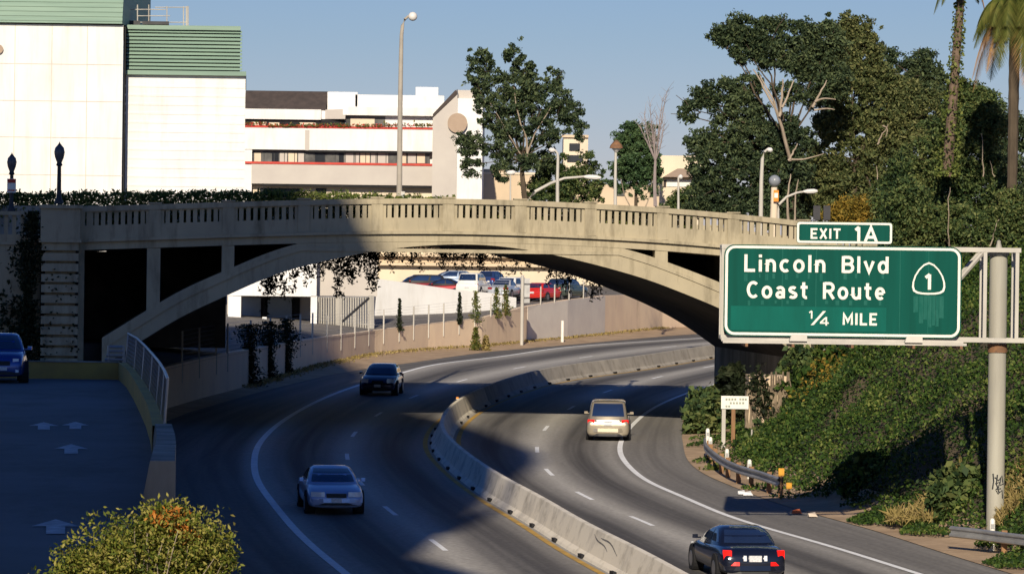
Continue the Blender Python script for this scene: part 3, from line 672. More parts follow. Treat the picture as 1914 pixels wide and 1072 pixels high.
# larger shrubs standing on the bank
def shrub(lab, cx, cy, rx, ry, Y, leaf='dark_leaf', seed=0, size=.3, dens=.06, per=55, group='shrubs on the right bank', name='shrub'):
    pts, cs = clump_points([(cx, cy, rx, ry), (cx + rx * .4, cy + ry * .25, rx * .6, ry * .7), (cx - rx * .45, cy + ry * .3, rx * .55, ry * .65)], Y, dens, per, .32, 1, seed)
    b = P(cx, cy + ry, Y); t = thing(name, lab, 'shrub', tuple(b), 0, group)
    leaf_mesh('foliage', pts, size, M[leaf], t, .1, .6, seed=seed)
    mb = MB(); gg = random.Random(seed)
    for k in range(6):
        e = P(cx + gg.uniform(-.6, .6) * rx, cy + gg.uniform(-.5, .5) * ry, Y + gg.uniform(-.5, .5)); curve_tube(mb, b + Vector((gg.uniform(-.2, .2), 0, -.3)), e, .05, .02, .12, 4, 5, gg)
    mb.build('stem', M['bark_dark'], t)
    return t
SH = [('round dark bush low on the slope left of the sign shadow', 1560, 840, 44, 34, 148, 'dark_leaf'), ('tangled dark bush at the slope foot under the sign shadow', 1600, 905, 42, 30, 137, 'dark_leaf'), ('yellow green bush high on the bank beside the pole', 1775, 665, 50, 40, 152, 'ivy'), ('dark bush directly right of the vine hung pier', 1500, 690, 34, 40, 170, 'dark_leaf'), ('leafy mound between the guardrail end and the scrubby bush', 1530, 895, 36, 26, 143, 'ivy'), ('thick shrub right of the sign pole near the grass', 1900, 860, 34, 50, 128, 'ivy'), ('spreading bush on the mid bank under the sign middle', 1660, 790, 60, 44, 152, 'dark_leaf'), ('low dark shrub at the road edge left of the white notice board', 1312, 775, 26, 42, 172, 'dark_leaf'), ('dark ivy bush behind the white notice board', 1368, 735, 26, 45, 176, 'vine'),
      ('green shrub right of the vine covered abutment', 1520, 760, 50, 65, 166, 'ivy'), ('tall yellowish shrub under the sign panel', 1590, 715, 65, 70, 164, 'ivy'),
      ('broad green shrub below the right end of the sign', 1720, 700, 80, 62, 160, 'ivy'), ('dark green shrub left of the sign pole', 1800, 790, 45, 45, 146, 'dark_leaf'),
      ('shrub at the slope foot behind the guardrail end', 1455, 830, 40, 32, 158, 'dark_leaf'), ('leafy shrub at the far right behind the sign pole', 1895, 760, 40, 90, 142, 'dark_leaf'),
      ('scrubby bush mid slope in front of the sign shadow', 1640, 895, 60, 38, 131, 'ivy'), ('small bush left of the sign pole foot', 1790, 920, 40, 40, 121, 'dark_leaf'),
      ('low bush at the guardrail inner side below the notice board', 1352, 893, 32, 13, 148, 'weed')]
for i, s_ in enumerate(SH): shrub(*s_[:6], leaf=s_[6], seed=60 + i)

# vine covered abutment stub in front of the arch foot
def B_frame():
    pass
AL = R(5.45)
BO = P(840, 600, 172); BO.z = 0
BU = Vector((math.cos(AL), math.sin(AL), 0)); BN = Vector((-math.sin(AL), math.cos(AL), 0))
def B(x, y, w=0.0):                             # photo pixel -> (along, height) on the bridge face
    d = ray(x, y); o = Vector((0, 0, CZ)); t = (BO + BN * w - o).dot(BN) / d.dot(BN)
    p = o + d * t; return ((p - BO).dot(BU), p.z)

# ------------------------------------------------------------------ arch bridge
BW = 28.0
bridge = thing('arch_bridge', 'open spandrel concrete arch bridge with balustrade spanning the freeway', 'bridge', tuple(BO), AL)
topl = [(76, 389), (147, 386), (281, 382), (425, 377.5), (570, 373.5), (700, 371), (840, 371), (970, 374), (1103, 380), (1240, 388), (1369, 399), (1493, 412), (1662, 434)]
TU, TZ = zip(*[B(*p) for p in topl])
def TOP(u): return float(np.interp(u, TU, TZ))
_uu = np.linspace(TU[0], TU[-1], 300); _zz = np.interp(_uu, TU, TZ); _k = np.ones(25) / 25
_zs = np.convolve(np.pad(_zz, 12, mode='reflect', reflect_type='odd'), _k, 'valid')
def TOP(u): return float(np.interp(u, _uu, _zs))
intr = [(190, 684), (269, 634), (336, 591), (400, 563), (452, 539), (517, 510), (593, 490), (708, 466.5), (792, 458.5), (850, 456), (907, 456.5), (1000, 468), (1106, 492), (1213, 522), (1348, 576), (1430, 618), (1515, 680)]
IU, IZ = zip(*[B(*p) for p in intr])
_iu = np.linspace(IU[0], IU[-1], 240); _iz = np.interp(_iu, IU, IZ); _k2 = np.exp(-.5 * (np.arange(-14, 15) / 6.) ** 2); _k2 /= _k2.sum()
_iz = np.convolve(np.pad(_iz, 14, mode='reflect', reflect_type='odd'), _k2, 'valid')
def INT(u): return float(np.interp(u, _iu, _iz))
def EXT(u):
    t = abs(u - 0.6) / 16
    return INT(u) + .92 + .35 * t
U0, U1 = TU[1], TU[-1]
uL = B(147, 386)[0]; uPil = B(76, 386)[0]
us = np.linspace(uL, U1, 150)
def sweep(prof, u_list, w0, name, mat, zf=TOP, smooth=False):
    """closed profile [(w, dz)] swept along the bridge line"""
    mb = MB(); n = len(prof); vs = []
    for u in u_list:
        z = zf(u); vs += [(u, w0 + w, z + dz) for w, dz in prof]
    k = len(u_list)
    fs = [(i * n + j, i * n + (j + 1) % n, (i + 1) * n + (j + 1) % n, (i + 1) * n + j) for i in range(k - 1) for j in range(n)]
    fs += [tuple(range(n))[::-1], tuple(range((k - 1) * n, k * n))]
    mb.add(vs, fs); return mb.build(name, mat, bridge, local=True)
def rect(w0, w1, z0, z1): return [(w0, z0), (w1, z0), (w1, z1), (w0, z1)]
for side, w0, sg in ((0, 0.0, 1), (1, BW, -1)):
    f = (lambda a, b, c, d, sg=sg: rect(min(a * sg, b * sg), max(a * sg, b * sg), c, d))
    sweep(f(-.08, .42, -.24, 0), us, w0, 'handrail', M['concrete'])
    sweep(f(0, .34, -1.46, -.86), us, w0, 'parapet_base', M['concrete'])
    sweep(f(-.20, .34, -1.60, -1.463), us, w0, 'ledge', M['concrete'])
    sweep(f(-.02, .5, -1.95, -1.603), us, w0, 'fascia_beam', M['concrete'])
    posts = [B(x, 400)[0] for x in (290, 427, 568, 705, 838, 973, 1104, 1239, 1371, 1502, 1630)]
    edges = [uL + .25] + posts
    for u in posts:
        mb = MB(); z = TOP(u); mb.box((u - .26, w0 - .05 * sg, z - 1.455), (u + .26, w0 + .40 * sg, z + .02)); mb.box((u - .31, w0 - .115 * sg, z + .022), (u + .31, w0 + .45 * sg, z + .085))
        mb.build('parapet_post', M['concrete'], bridge, local=True)
    for a, b in zip(edges[:-1], edges[1:]):
        n = 9; L = (b - a) - .52
        mb = MB()
        for k in range(n + 1):
            u = a + .26 + L * k / n; hw = .095 if 0 < k < n else .15; z = TOP(u)
            mb.box((u - hw, w0 + .03 * sg, z - .862), (u + hw, w0 + .30 * sg, z - .238))
            if k < n:                                  # little arched heads between the balusters
                u2_ = u + L / n; z2 = TOP(u2_)
                mb.hexa([(u, w0 + .05 * sg, z - .30), (u2_, w0 + .05 * sg, z2 - .30), (u2_, w0 + .25 * sg, z2 - .30), (u, w0 + .25 * sg, z - .30)], [(u, w0 + .05 * sg, z - .239), (u2_, w0 + .05 * sg, z2 - .239), (u2_, w0 + .25 * sg, z2 - .239), (u, w0 + .25 * sg, z - .239)])
        mb.build('baluster_panel', M['concrete'], bridge, local=True)
# deck slab
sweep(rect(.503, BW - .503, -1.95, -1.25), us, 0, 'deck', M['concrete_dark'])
# arch barrel
ua = _iu; mb = MB(); vs = []
for u in ua:
    s_ = min(TOP(u) - 1.955, EXT(u)); i_ = INT(u)
    vs += [(u, 0, i_), (u, 0, s_), (u, .5, s_), (u, BW - .5, s_), (u, BW, s_), (u, BW, i_), (u, BW - .01, i_), (u, .01, i_)]
n = 8; k = len(ua)
fs = [(i * n + j, i * n + (j + 1) % n, (i + 1) * n + (j + 1) % n, (i + 1) * n + j) for i in range(k - 1) for j in range(n)] + [tuple(range(n))[::-1], tuple(range((k - 1) * n, k * n))]
mb.add(vs, [f for f in fs if not (f[0] % n == 6 and f[1] % n == 7)]); mb.build('arch_rib', M['concrete'], bridge, local=True)
mb = MB(); mb.grid([[(u, .012, INT(u)), (u, BW - .012, INT(u))] for u in ua]); mb.build('soffit', nmat('shade_dark_soffit', (.055, .05, .045), (.028, .026, .024), .8, .95), bridge, local=True)  # underside of the arch: shade put into a near-black colour
# thin moulding on the arch edge
sweep([(-.06, .72), (.05, .72), (.05, .88), (-.06, .88)], [u for u in ua if TOP(u) - 1.955 > EXT(u) - .05], 0, 'arch_moulding', M['concrete'], zf=INT)
# spandrel walls
for x, hw in ((287, .30), (426, .28), (566, .29), (1236, .29), (1373, .30), (1490, .3)):
    u = B(x, 500)[0]; mb = MB()
    zt = TOP(u) - 1.957
    for w0, w1 in ((.02, 1.0), (BW - 1.0, BW - .02)):
        mb.hexa([(u - hw, w0, EXT(u - hw) - .3), (u + hw, w0, EXT(u + hw) - .3), (u + hw, w1, EXT(u + hw) - .3), (u - hw, w1, EXT(u - hw) - .3)], [(u - hw, w0, zt), (u + hw, w0, zt), (u + hw, w1, zt), (u - hw, w1, zt)])
    mb.hexa([(u - .15, 1.0, EXT(u) - .3), (u + .15, 1.0, EXT(u) - .3), (u + .15, BW - 1, EXT(u) - .3), (u - .15, BW - 1, EXT(u) - .3)], [(u - .15, 1.0, zt), (u + .15, 1.0, zt), (u + .15, BW - 1, zt), (u - .15, BW - 1, zt)])
    mb.build('spandrel_column', M['concrete'], bridge, local=True)
# wall added between barrel and deck to blacken the openings, shade in its colour
mb = MB(); ul = [u for u in _iu if TOP(u) - 1.96 > EXT(u) - .25]; vs = []
for side_ in (-1, 1):
    uu_ = [u for u in ul if (u > .6) == (side_ > 0)]
    vs = []
    for u in uu_: vs += [(u, 14.0, EXT(u) - .3), (u, 14.4, EXT(u) - .3), (u, 14.4, TOP(u) - 1.957), (u, 14.0, TOP(u) - 1.957)]
    if side_ < 0: vs = [(uL - .3, a, b if j_ in (0, 1) and False else c_) for j_, (a, c_) in enumerate(((14.0, -2), (14.4, -2), (14.4, TOP(uL) - 1.957), (14.0, TOP(uL) - 1.957)))] + [(uu_[0] - .02, a, c_) for a, c_ in ((14.0, -2), (14.4, -2), (14.4, TOP(uL) - 1.957), (14.0, TOP(uL) - 1.957))] + vs; uu_ = [0, 0] + uu_
    mb = MB(); k = len(uu_); mb.add(vs, [(i * 4 + j, i * 4 + (j + 1) % 4, (i + 1) * 4 + (j + 1) % 4, (i + 1) * 4 + j) for i in range(k - 1) for j in range(4)] + [(0, 1, 2, 3), (4 * k - 4, 4 * k - 3, 4 * k - 2, 4 * k - 1)])
    mb.build('shade_wall', M['shade_dark'], bridge, local=True)
# left pilaster with grooved courses, pedestal on top, abutment body behind
u0, u1 = B(78, 500)[0], B(147, 500)[0]; zb = 2.0; ztop = TOP(u1)
mb = MB(); zc = [ztop - 1.62]
hts = .47
z = ztop - 1.62
while z > zb:
    mb.box((u0, -.62, z - hts + .12), (u1, .8, z)); mb.box((u0 + .15, -.32, z - hts - .002), (u1 - .15, .8, z - hts + .118)); z -= hts
mb.build('pilaster', M['concrete'], bridge, local=True)
mb = MB(); mb.box((u0 - .05, -.70, ztop - 1.45), (u1 + .05, .9, ztop - .10)); mb.box((u0 - .14, -.80, ztop - .098), (u1 + .14, 1.0, ztop + .06)); mb.box((u0 - .12, -.78, ztop - 1.615), (u1 + .12, .9, ztop - 1.452))
mb.build('pedestal', M['concrete'], bridge, local=True)
mb = MB(); mb.box((u1 - .02, -.05, ztop - 1.95), (u1 + .25, .5, ztop - .1)); mb.box((u1 + .0, -.1, -1), (u1 + .25, .5, ztop - 1.952)); mb.build('end_pier', M['concrete'], bridge, local=True)
mb = MB(); mb.box((u0 - 9, .9, -2), (u1 - .03, BW, ztop - 1.3)); mb.box((u1 - .03, 3.0, -2), (u1 + 2.6, BW - .05, INT(u1 + 2.6) - .05)); uD = B(423, 600, BW)[0]; mb.hexa([(u1 - .5, 29.5, 5.45), (uD, 29.5, 5.45), (uD, 35, 5.45), (u1 - .5, 35, 5.45)], [(u1 - .5, 29.5, INT(u1 + 2.59) + .3), (uD, 29.5, INT(uD) + .2), (uD, 35, INT(uD) + .2), (u1 - .5, 35, INT(u1 + 2.59) + .3)]); mb.build('abutment', M['shade_dark'], bridge, local=True)  # left abutment coloured near-black in place of shade
mb = MB(); mb.box((u0 - 9, .15, 3), (u0 - .06, .88, ztop - 1.75)); mb.box((u0 - 9, .05, ztop - 1.748), (u0 - .16, .9, ztop - 1.62)); mb.build('wing_wall', M['concrete'], bridge, local=True)
mb = MB(); mb.box((u0 - 9, .10, ztop - .42), (u0 - .16, .55, ztop - .25)); mb.box((u0 - 9, .2, ztop - 1.618), (u0 - .16, .5, ztop - 1.28))
for k in range(24): mb.box((u0 - 8.9 + k * .36, .26, ztop - 1.278), (u0 - 8.9 + k * .36 + .17, .46, ztop - .422))
mb.build('approach_balustrade', M['concrete'], bridge, local=True)
# right abutment
uR = B(1513, 690)[0]
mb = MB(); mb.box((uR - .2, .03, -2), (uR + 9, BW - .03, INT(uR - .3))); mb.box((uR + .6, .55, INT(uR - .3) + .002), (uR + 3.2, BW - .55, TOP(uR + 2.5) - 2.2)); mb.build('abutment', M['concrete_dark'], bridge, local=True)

# vine-hung stub wall at the right abutment
c = P(1425, 800, 166); zb_ = c.z - 1.5; zt = P(1425, 702, 166).z
t = thing('stone_pier', 'pale weathered pier hung with dry vines beneath the bridge end', 'pier', (c.x, c.y, zb_))
a = P(1399, 760, 166); b = P(1470, 760, 166)
mb = MB(); mb.box((a.x, 166, zb_), (b.x, 168.5, zt)); mb.build('pier_body', M['cream'], t)
mb = MB(); gg = random.Random(5)
for k in range(60):
    x = gg.uniform(a.x - .1, b.x + .1); z1 = zt + gg.uniform(-1.4, .25); L = gg.uniform(.6, 2.6)
    mb.tube([(x, 165.9, z1), (x + gg.uniform(-.1, .1), 165.8, z1 - L * .5), (x + gg.uniform(-.2, .2), 165.85, max(zb_ + .5, z1 - L))], [.035, .05, .02], 4)
mb.build('dry_vine', nmat('dry_vine_stem', (.30, .235, .16), (.13, .10, .07), 2, .9), t)
n = 2600; gq = np.random.default_rng(8); qx = gq.uniform(a.x - .3, b.x + .2, n); qz = gq.uniform(zb_ + .6, zt + .6, n); keep = (np.sin(qx * 4.1 + 1) + np.sin(qz * 2.3 + qx * 1.5) + gq.normal(0, .5, n)) > .35
leaf_mesh('vine_leaves', np.stack([qx, 165.8 + gq.normal(0, .12, n), qz], 1)[keep], .22, M['vine'], t, .5, .55, seed=8)

# ivy on the left pilaster and wing wall
def ivy_patch(lab, fn, n, seed, size=.22, mat='vine'):
    gq = np.random.default_rng(seed); pts = np.array([fn(gq) for _ in range(n)])
    return tag(leaf_mesh('ivy', pts, size, M[mat], None, .4, .6, seed=seed), lab, 'ivy')
def on_face(x, y, w):
    u, z = B(x, y, w); p = BO + BU * u + BN * w; return (p.x, p.y, z)
def f_ivy(g):
    y = 395 + 285 * g.uniform() ; wv = 16 + 10 * math.sin(y * .03) + (10 if y > 560 else 0)
    return on_face(57 + g.normal(0, .55) * wv + (4 if y < 450 else -4), y, -.05 + g.normal(0, .06) - .65 * g.uniform())
ivy_patch('dark ivy column climbing the corner left of the grooved pilaster', f_ivy, 3600, 31, .17)
def f_ivy2(g):
    x = g.uniform(0, 45); y = 680 - abs(g.normal(0, 60)); return on_face(x, y, .0 + g.normal(0, .06))
ivy_patch('dark ivy spreading low over the wing wall behind the blue car', f_ivy2, 700, 32)
def f_ivy3(g):
    x = g.choice([95, 118, 132, 100, 140]) + g.normal(0, 6); y = g.choice([520, 545, 585, 610, 640, 660]) + g.normal(0, 9); return on_face(x, y, -.66)
ivy_patch('sparse ivy sprigs in the grooves of the left pilaster', f_ivy3, 70, 33, .16)

# vines hanging from the far edge of the arch
def vines(lab, x0, x1, n, lmin, lmax, seed, thick=1.0):
    gq = np.random.default_rng(seed); pts = []; mb = MB()
    w = BW + .35
    for k in range(n):
        x = gq.uniform(x0, x1); u, _z = B(x, 470, w); z = max(INT(float(np.clip(u, _iu[0], _iu[-1]))), INT(u) if _iu[0] < u < _iu[-1] else 0) + .25
        L = gq.uniform(lmin, lmax) * (.6 + .8 * gq.uniform()); q = BO + BU * u + BN * (w + gq.uniform(0, .5))
        sway = gq.normal(0, .25); P0 = [Vector((q.x + sway * t * t, q.y, z - L * t)) for t in (0, .4, .75, 1)]
        mb.tube(P0, .012, 3)
        m_ = int(26 * L * thick)
        for j in range(m_):
            t = gq.uniform(); pts.append((q.x + sway * t * t + gq.normal(0, .13), q.y + gq.normal(0, .12), z - L * t + gq.normal(0, .05)))
    b = pts[0]; t = thing('hanging_vines', lab, 'vines', b, 0, 'vines hanging from the bridge')
    leaf_mesh('leaves', np.array(pts), .25 if seed == 53 else .2, M['vine'], t, .6, .38, seed=seed); mb.build('tendrils', M['bark_dark'], t)
vines('curtain of dark vines under the crown of the arch', 690, 905, 60, .5, 1.3, 51, 1.3)
vines('loose dark vines dangling before the parked cars at right', 895, 1130, 40, .3, 1.2, 52, 1.0)
vines('long dark vines hanging before the white building at left', 495, 705, 54, .6, 2.1, 53, 1.2)

# low planting added right behind the near balustrade to darken its slots
gq = np.random.default_rng(61); n = 15000; uu_ = gq.uniform(uL + .3, B(1300, 400)[0], n); ww_ = gq.uniform(.75, 1.5, n); zz_ = np.interp(uu_, _uu, _zs) - .18 - .95 * gq.uniform(0, 1, n)
pts = np.stack([BO.x + BU.x * uu_ + BN.x * ww_, BO.y + BU.y * uu_ + BN.y * ww_, zz_], 1)
tag(leaf_mesh('slot_dark_planting', pts, .2, M['hedge'], None, 0, .5, seed=61), 'low planting added to darken the slots of the near bridge balustrade', 'plants')
# hedge on the far footway
def hedge(lab, x0, x1, n, seed, yt0, yt1, dp=62):
    gq = np.random.default_rng(seed); pts = []
    for k in range(n):
        x = gq.uniform(x0, x1); yt = yt0 + (yt1 - yt0) * (x - x0) / (x1 - x0) + 1.6 * math.sin(x * .09 + seed) + 1.2 * math.sin(x * .31); y = yt + dp * gq.uniform() ** 1.2 - (7 * gq.uniform() ** 6)
        p = P(x, y, 190 + gq.uniform(0, 1.6)); pts.append(tuple(p))
    b = P((x0 + x1) / 2, 400, 190.5); t = thing('hedge', lab, 'hedge', tuple(b), 0, 'hedges on the bridge'); leaf_mesh('foliage', np.array(pts), .19, M['hedge'], t, -.25, .45, seed=seed)
    a = P(x0, 400, 190); c = P(x1, 400, 190); mb = MB(); mb.box((a.x, 190.1, a.z - 1.2), (c.x, 191.3, a.z + .45)); mb.build('planter', M['concrete_dark'], t)
hedge('sunlit olive hedge around the lamp posts at the left end of the bridge', -30, 105, 4500, 71, 362, 362)
hedge('long clipped hedge running behind the left half of the balustrade', 108, 560, 14000, 72, 362, 358)
hedge('low thin hedge behind the balustrade in front of the balcony building', 560, 850, 6500, 73, 359, 371)
hedge('very low hedge glimpsed through the balusters at the right half of the bridge', 850, 1250, 6000, 74, 383, 400, 40)

# ------------------------------------------------------------------ left ramp
RZ = 6.0
def Rp(x, y, z=RZ): return Zp(x, y, z)
edge_px = [(221, 709), (236, 723), (249, 745), (262, 772), (273, 798), (280, 822), (284, 847), (284, 882), (279, 912), (271, 939), (262, 975), (250, 1020), (238, 1072)]
E = [Rp(*p) for p in edge_px]
poly = [Vector((-30, E[0].y, RZ))] + E + [Vector((E[-1].x, 36, RZ)), Vector((-30, 36, RZ))]
OFF = [Vector((.75, 0, 0))] * len(E)
mb = MB()
top = [Vector((p.x, p.y, RZ)) for p in poly]
mb.prism([(p.x, p.y, RZ) for p in poly], (0, 0, -9)); struct('ramp_road', mb, M['asphalt_ramp'])
mb = MB(); mb.prism([(-34, E[0].y + .35, 5.35), (E[0].x + .2, E[0].y + .35, 5.35), (-17.6, 171.3, 5.35), (-34, 171.3, 5.35)], (0, 0, -7)); struct('lower_terrace', mb, M['ground'])
# arrow markings on the ramp
for x, y, s_ in ((82, 796, 1.0), (141, 795, .9), (133, 839, 1.0), (104, 984, 1.0)):
    c = Rp(x, y); mb = MB(); w = .36 * s_; L = 2.6 if y > 900 else 3.4
    z = RZ + .012
    fy = Vector((c.x, c.y, 0)).normalized(); fx_ = Vector((fy.y, -fy.x, 0)); L *= 1.2
    mb.add([(c + fx_ * a + fy * b).to_tuple()[:2] + (z,) for a, b in ((-.14, -L * .5), (.14, -L * .5), (.14, 0), (-.14, 0), (-w, 0), (w, 0), (0, L * .5))], [(0, 1, 2, 3), (4, 5, 6)])
    o = mb.build('lane_arrow', M['worn_paint']); o.parent = bpy.data.objects['ramp_road']
# low yellow wall at the end of the ramp, curving wall on its right
w = thing('yellow_wall', 'low yellow painted wall across the far end of the ramp', 'wall', (E[0].x - 3, E[0].y, RZ))
mb = MB(); mb.box((-30, E[0].y, RZ - .2), (E[0].x, E[0].y + .3, RZ + .56)); mb.build('wall_body', M['yellow_wall'], w)
mb = MB(); mb.box((-30, E[0].y - .03, RZ + .562), (E[0].x, E[0].y + .33, RZ + .60)); mb.build('coping', M['concrete_dark'], w)
w = thing('ramp_wall', 'curving low yellow parapet along the right edge of the shaded ramp', 'wall', tuple(E[4]))
def offs(i, d):
    a, b = E[max(i - 1, 0)], E[min(i + 1, len(E) - 1)]; t = (b - a); t.z = 0; t.normalize(); return E[i] + Vector((-t.y, t.x, 0)) * d * (1 if (-t.y) > 0 else 1)
mb = MB(); rows = []
for i in range(0, 7):
    q = offs(i, .32); p = E[i]
    rows.append([(p.x, p.y, RZ - .1), (p.x, p.y, RZ + .58), (q.x, q.y, RZ + .58), (q.x, q.y, RZ - 3)])
mb.grid(rows); mb.build('wall_body', M['yellow_wall'], w)
nb = thing('concrete_parapet', 'plain grey concrete parapet at the near end of the ramp wall', 'wall', tuple(E[8]))
mb = MB(); rows = []
for i in range(6, 11):
    p = E[i]; q = offs(i, .40 + .03 * (i - 6)); h = .62 + .08 * (i - 6)
    rows.append([(p.x, p.y, RZ - .1), (p.x + .03, p.y, RZ + .35), (p.x + .06 + .02 * (i - 6), p.y, RZ + h), (q.x, q.y, RZ + h), (q.x, q.y, RZ - 4)])
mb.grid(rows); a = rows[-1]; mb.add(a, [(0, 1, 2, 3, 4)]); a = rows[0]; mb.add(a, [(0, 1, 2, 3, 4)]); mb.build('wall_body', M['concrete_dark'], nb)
fn = thing('ramp_fence', 'wire mesh fence with a bright top rail on the curving ramp wall', 'fence', tuple(E[3]))
mb = MB(); tp = []; bt = []
for i in range(0, 7):
    q = offs(i, .25); lean = .06
    bt.append(Vector((q.x, q.y, RZ + .58))); tp.append(Vector((q.x + lean, q.y, RZ + 1.55)))
MB().tube(tp, .035, 6).build('top_rail', M['steel'], fn)
for i in range(len(tp)): MB().tube([bt[i], tp[i]], .03, 6).build('post', M['steel'], fn)
for a, b, c, d in zip(bt[:-1], bt[1:], tp[:-1], tp[1:]):
    L = (b - a).length; n = int(L / .22)
    for k in range(n):
        t0, t1 = k / n, min(1, (k + 4) / n)
        mb.tube([a.lerp(b, t0), c.lerp(d, t1)], .006, 3, False); mb.tube([a.lerp(b, t1), c.lerp(d, t0)], .006, 3, False)
mb.build('wire_mesh', M['steel'], fn)
# small stepped railing on the terrace beyond the yellow wall
rl = thing('railing', 'low grey bar railing on the terrace beside the pilaster foot', 'railing', tuple(P(215, 675, 150)))
for k in range(4):
    a = P(196 + k * 3, 672 - k * 8, 150); b = P(231, 672 - k * 8, 150); MB().bar(a, b, .09).build('rail', M['steel'], rl)
for x in (203, 231): MB().bar(P(x, 683, 150), P(x, 645, 150), .09).build('post', M['steel'], rl)

# ------------------------------------------------------------------ foreground bush
def fg_bush():
    Y = 26; pts = []
    lobes = [(265, 1040, 110, 70), (310, 975, 50, 32), (340, 1010, 75, 60), (180, 1060, 70, 40), (390, 1045, 42, 50), (130, 1085, 50, 35), (250, 1120, 150, 70)]
    b = P(265, 1300, Y); t = thing('bush', 'sunlit yellow green bush with orange leaves in the foreground', 'bush', (b.x, b.y, b.z))
    p1, cs = clump_points(lobes, Y, .03, 36, .085, 1.0, 81)
    leaf_mesh('foliage', p1, .036, M['bush'], t, -.1, .42, seed=81)
    p2, _ = clump_points([(312, 968, 26, 14), (335, 985, 18, 12), (360, 1000, 10, 10)], Y - .12, .04, 13, .06, 1.0, 82)
    leaf_mesh('orange_foliage', p2, .042, M['orange_leaf'], t, -.1, .42, seed=82)
    mb = MB(); g = random.Random(3)
    for c in cs:
        for k in range(14):
            e = c + np.array([g.uniform(-.2, .2), g.uniform(-.3, .3), g.uniform(-.15, .05)]); curve_tube(mb, (b.x + g.uniform(-.1, .1), b.y, b.z), e, .010, .002, .1, 5, 4, g)
    mb.build('stems', M['bark'], t)
    mb = MB(); mb.lathe([(1.6, -2.2), (1.2, -.6), (.5, .05)], tuple(b), 16); struct('planting_mound', mb, M['dirt'])
fg_bush()

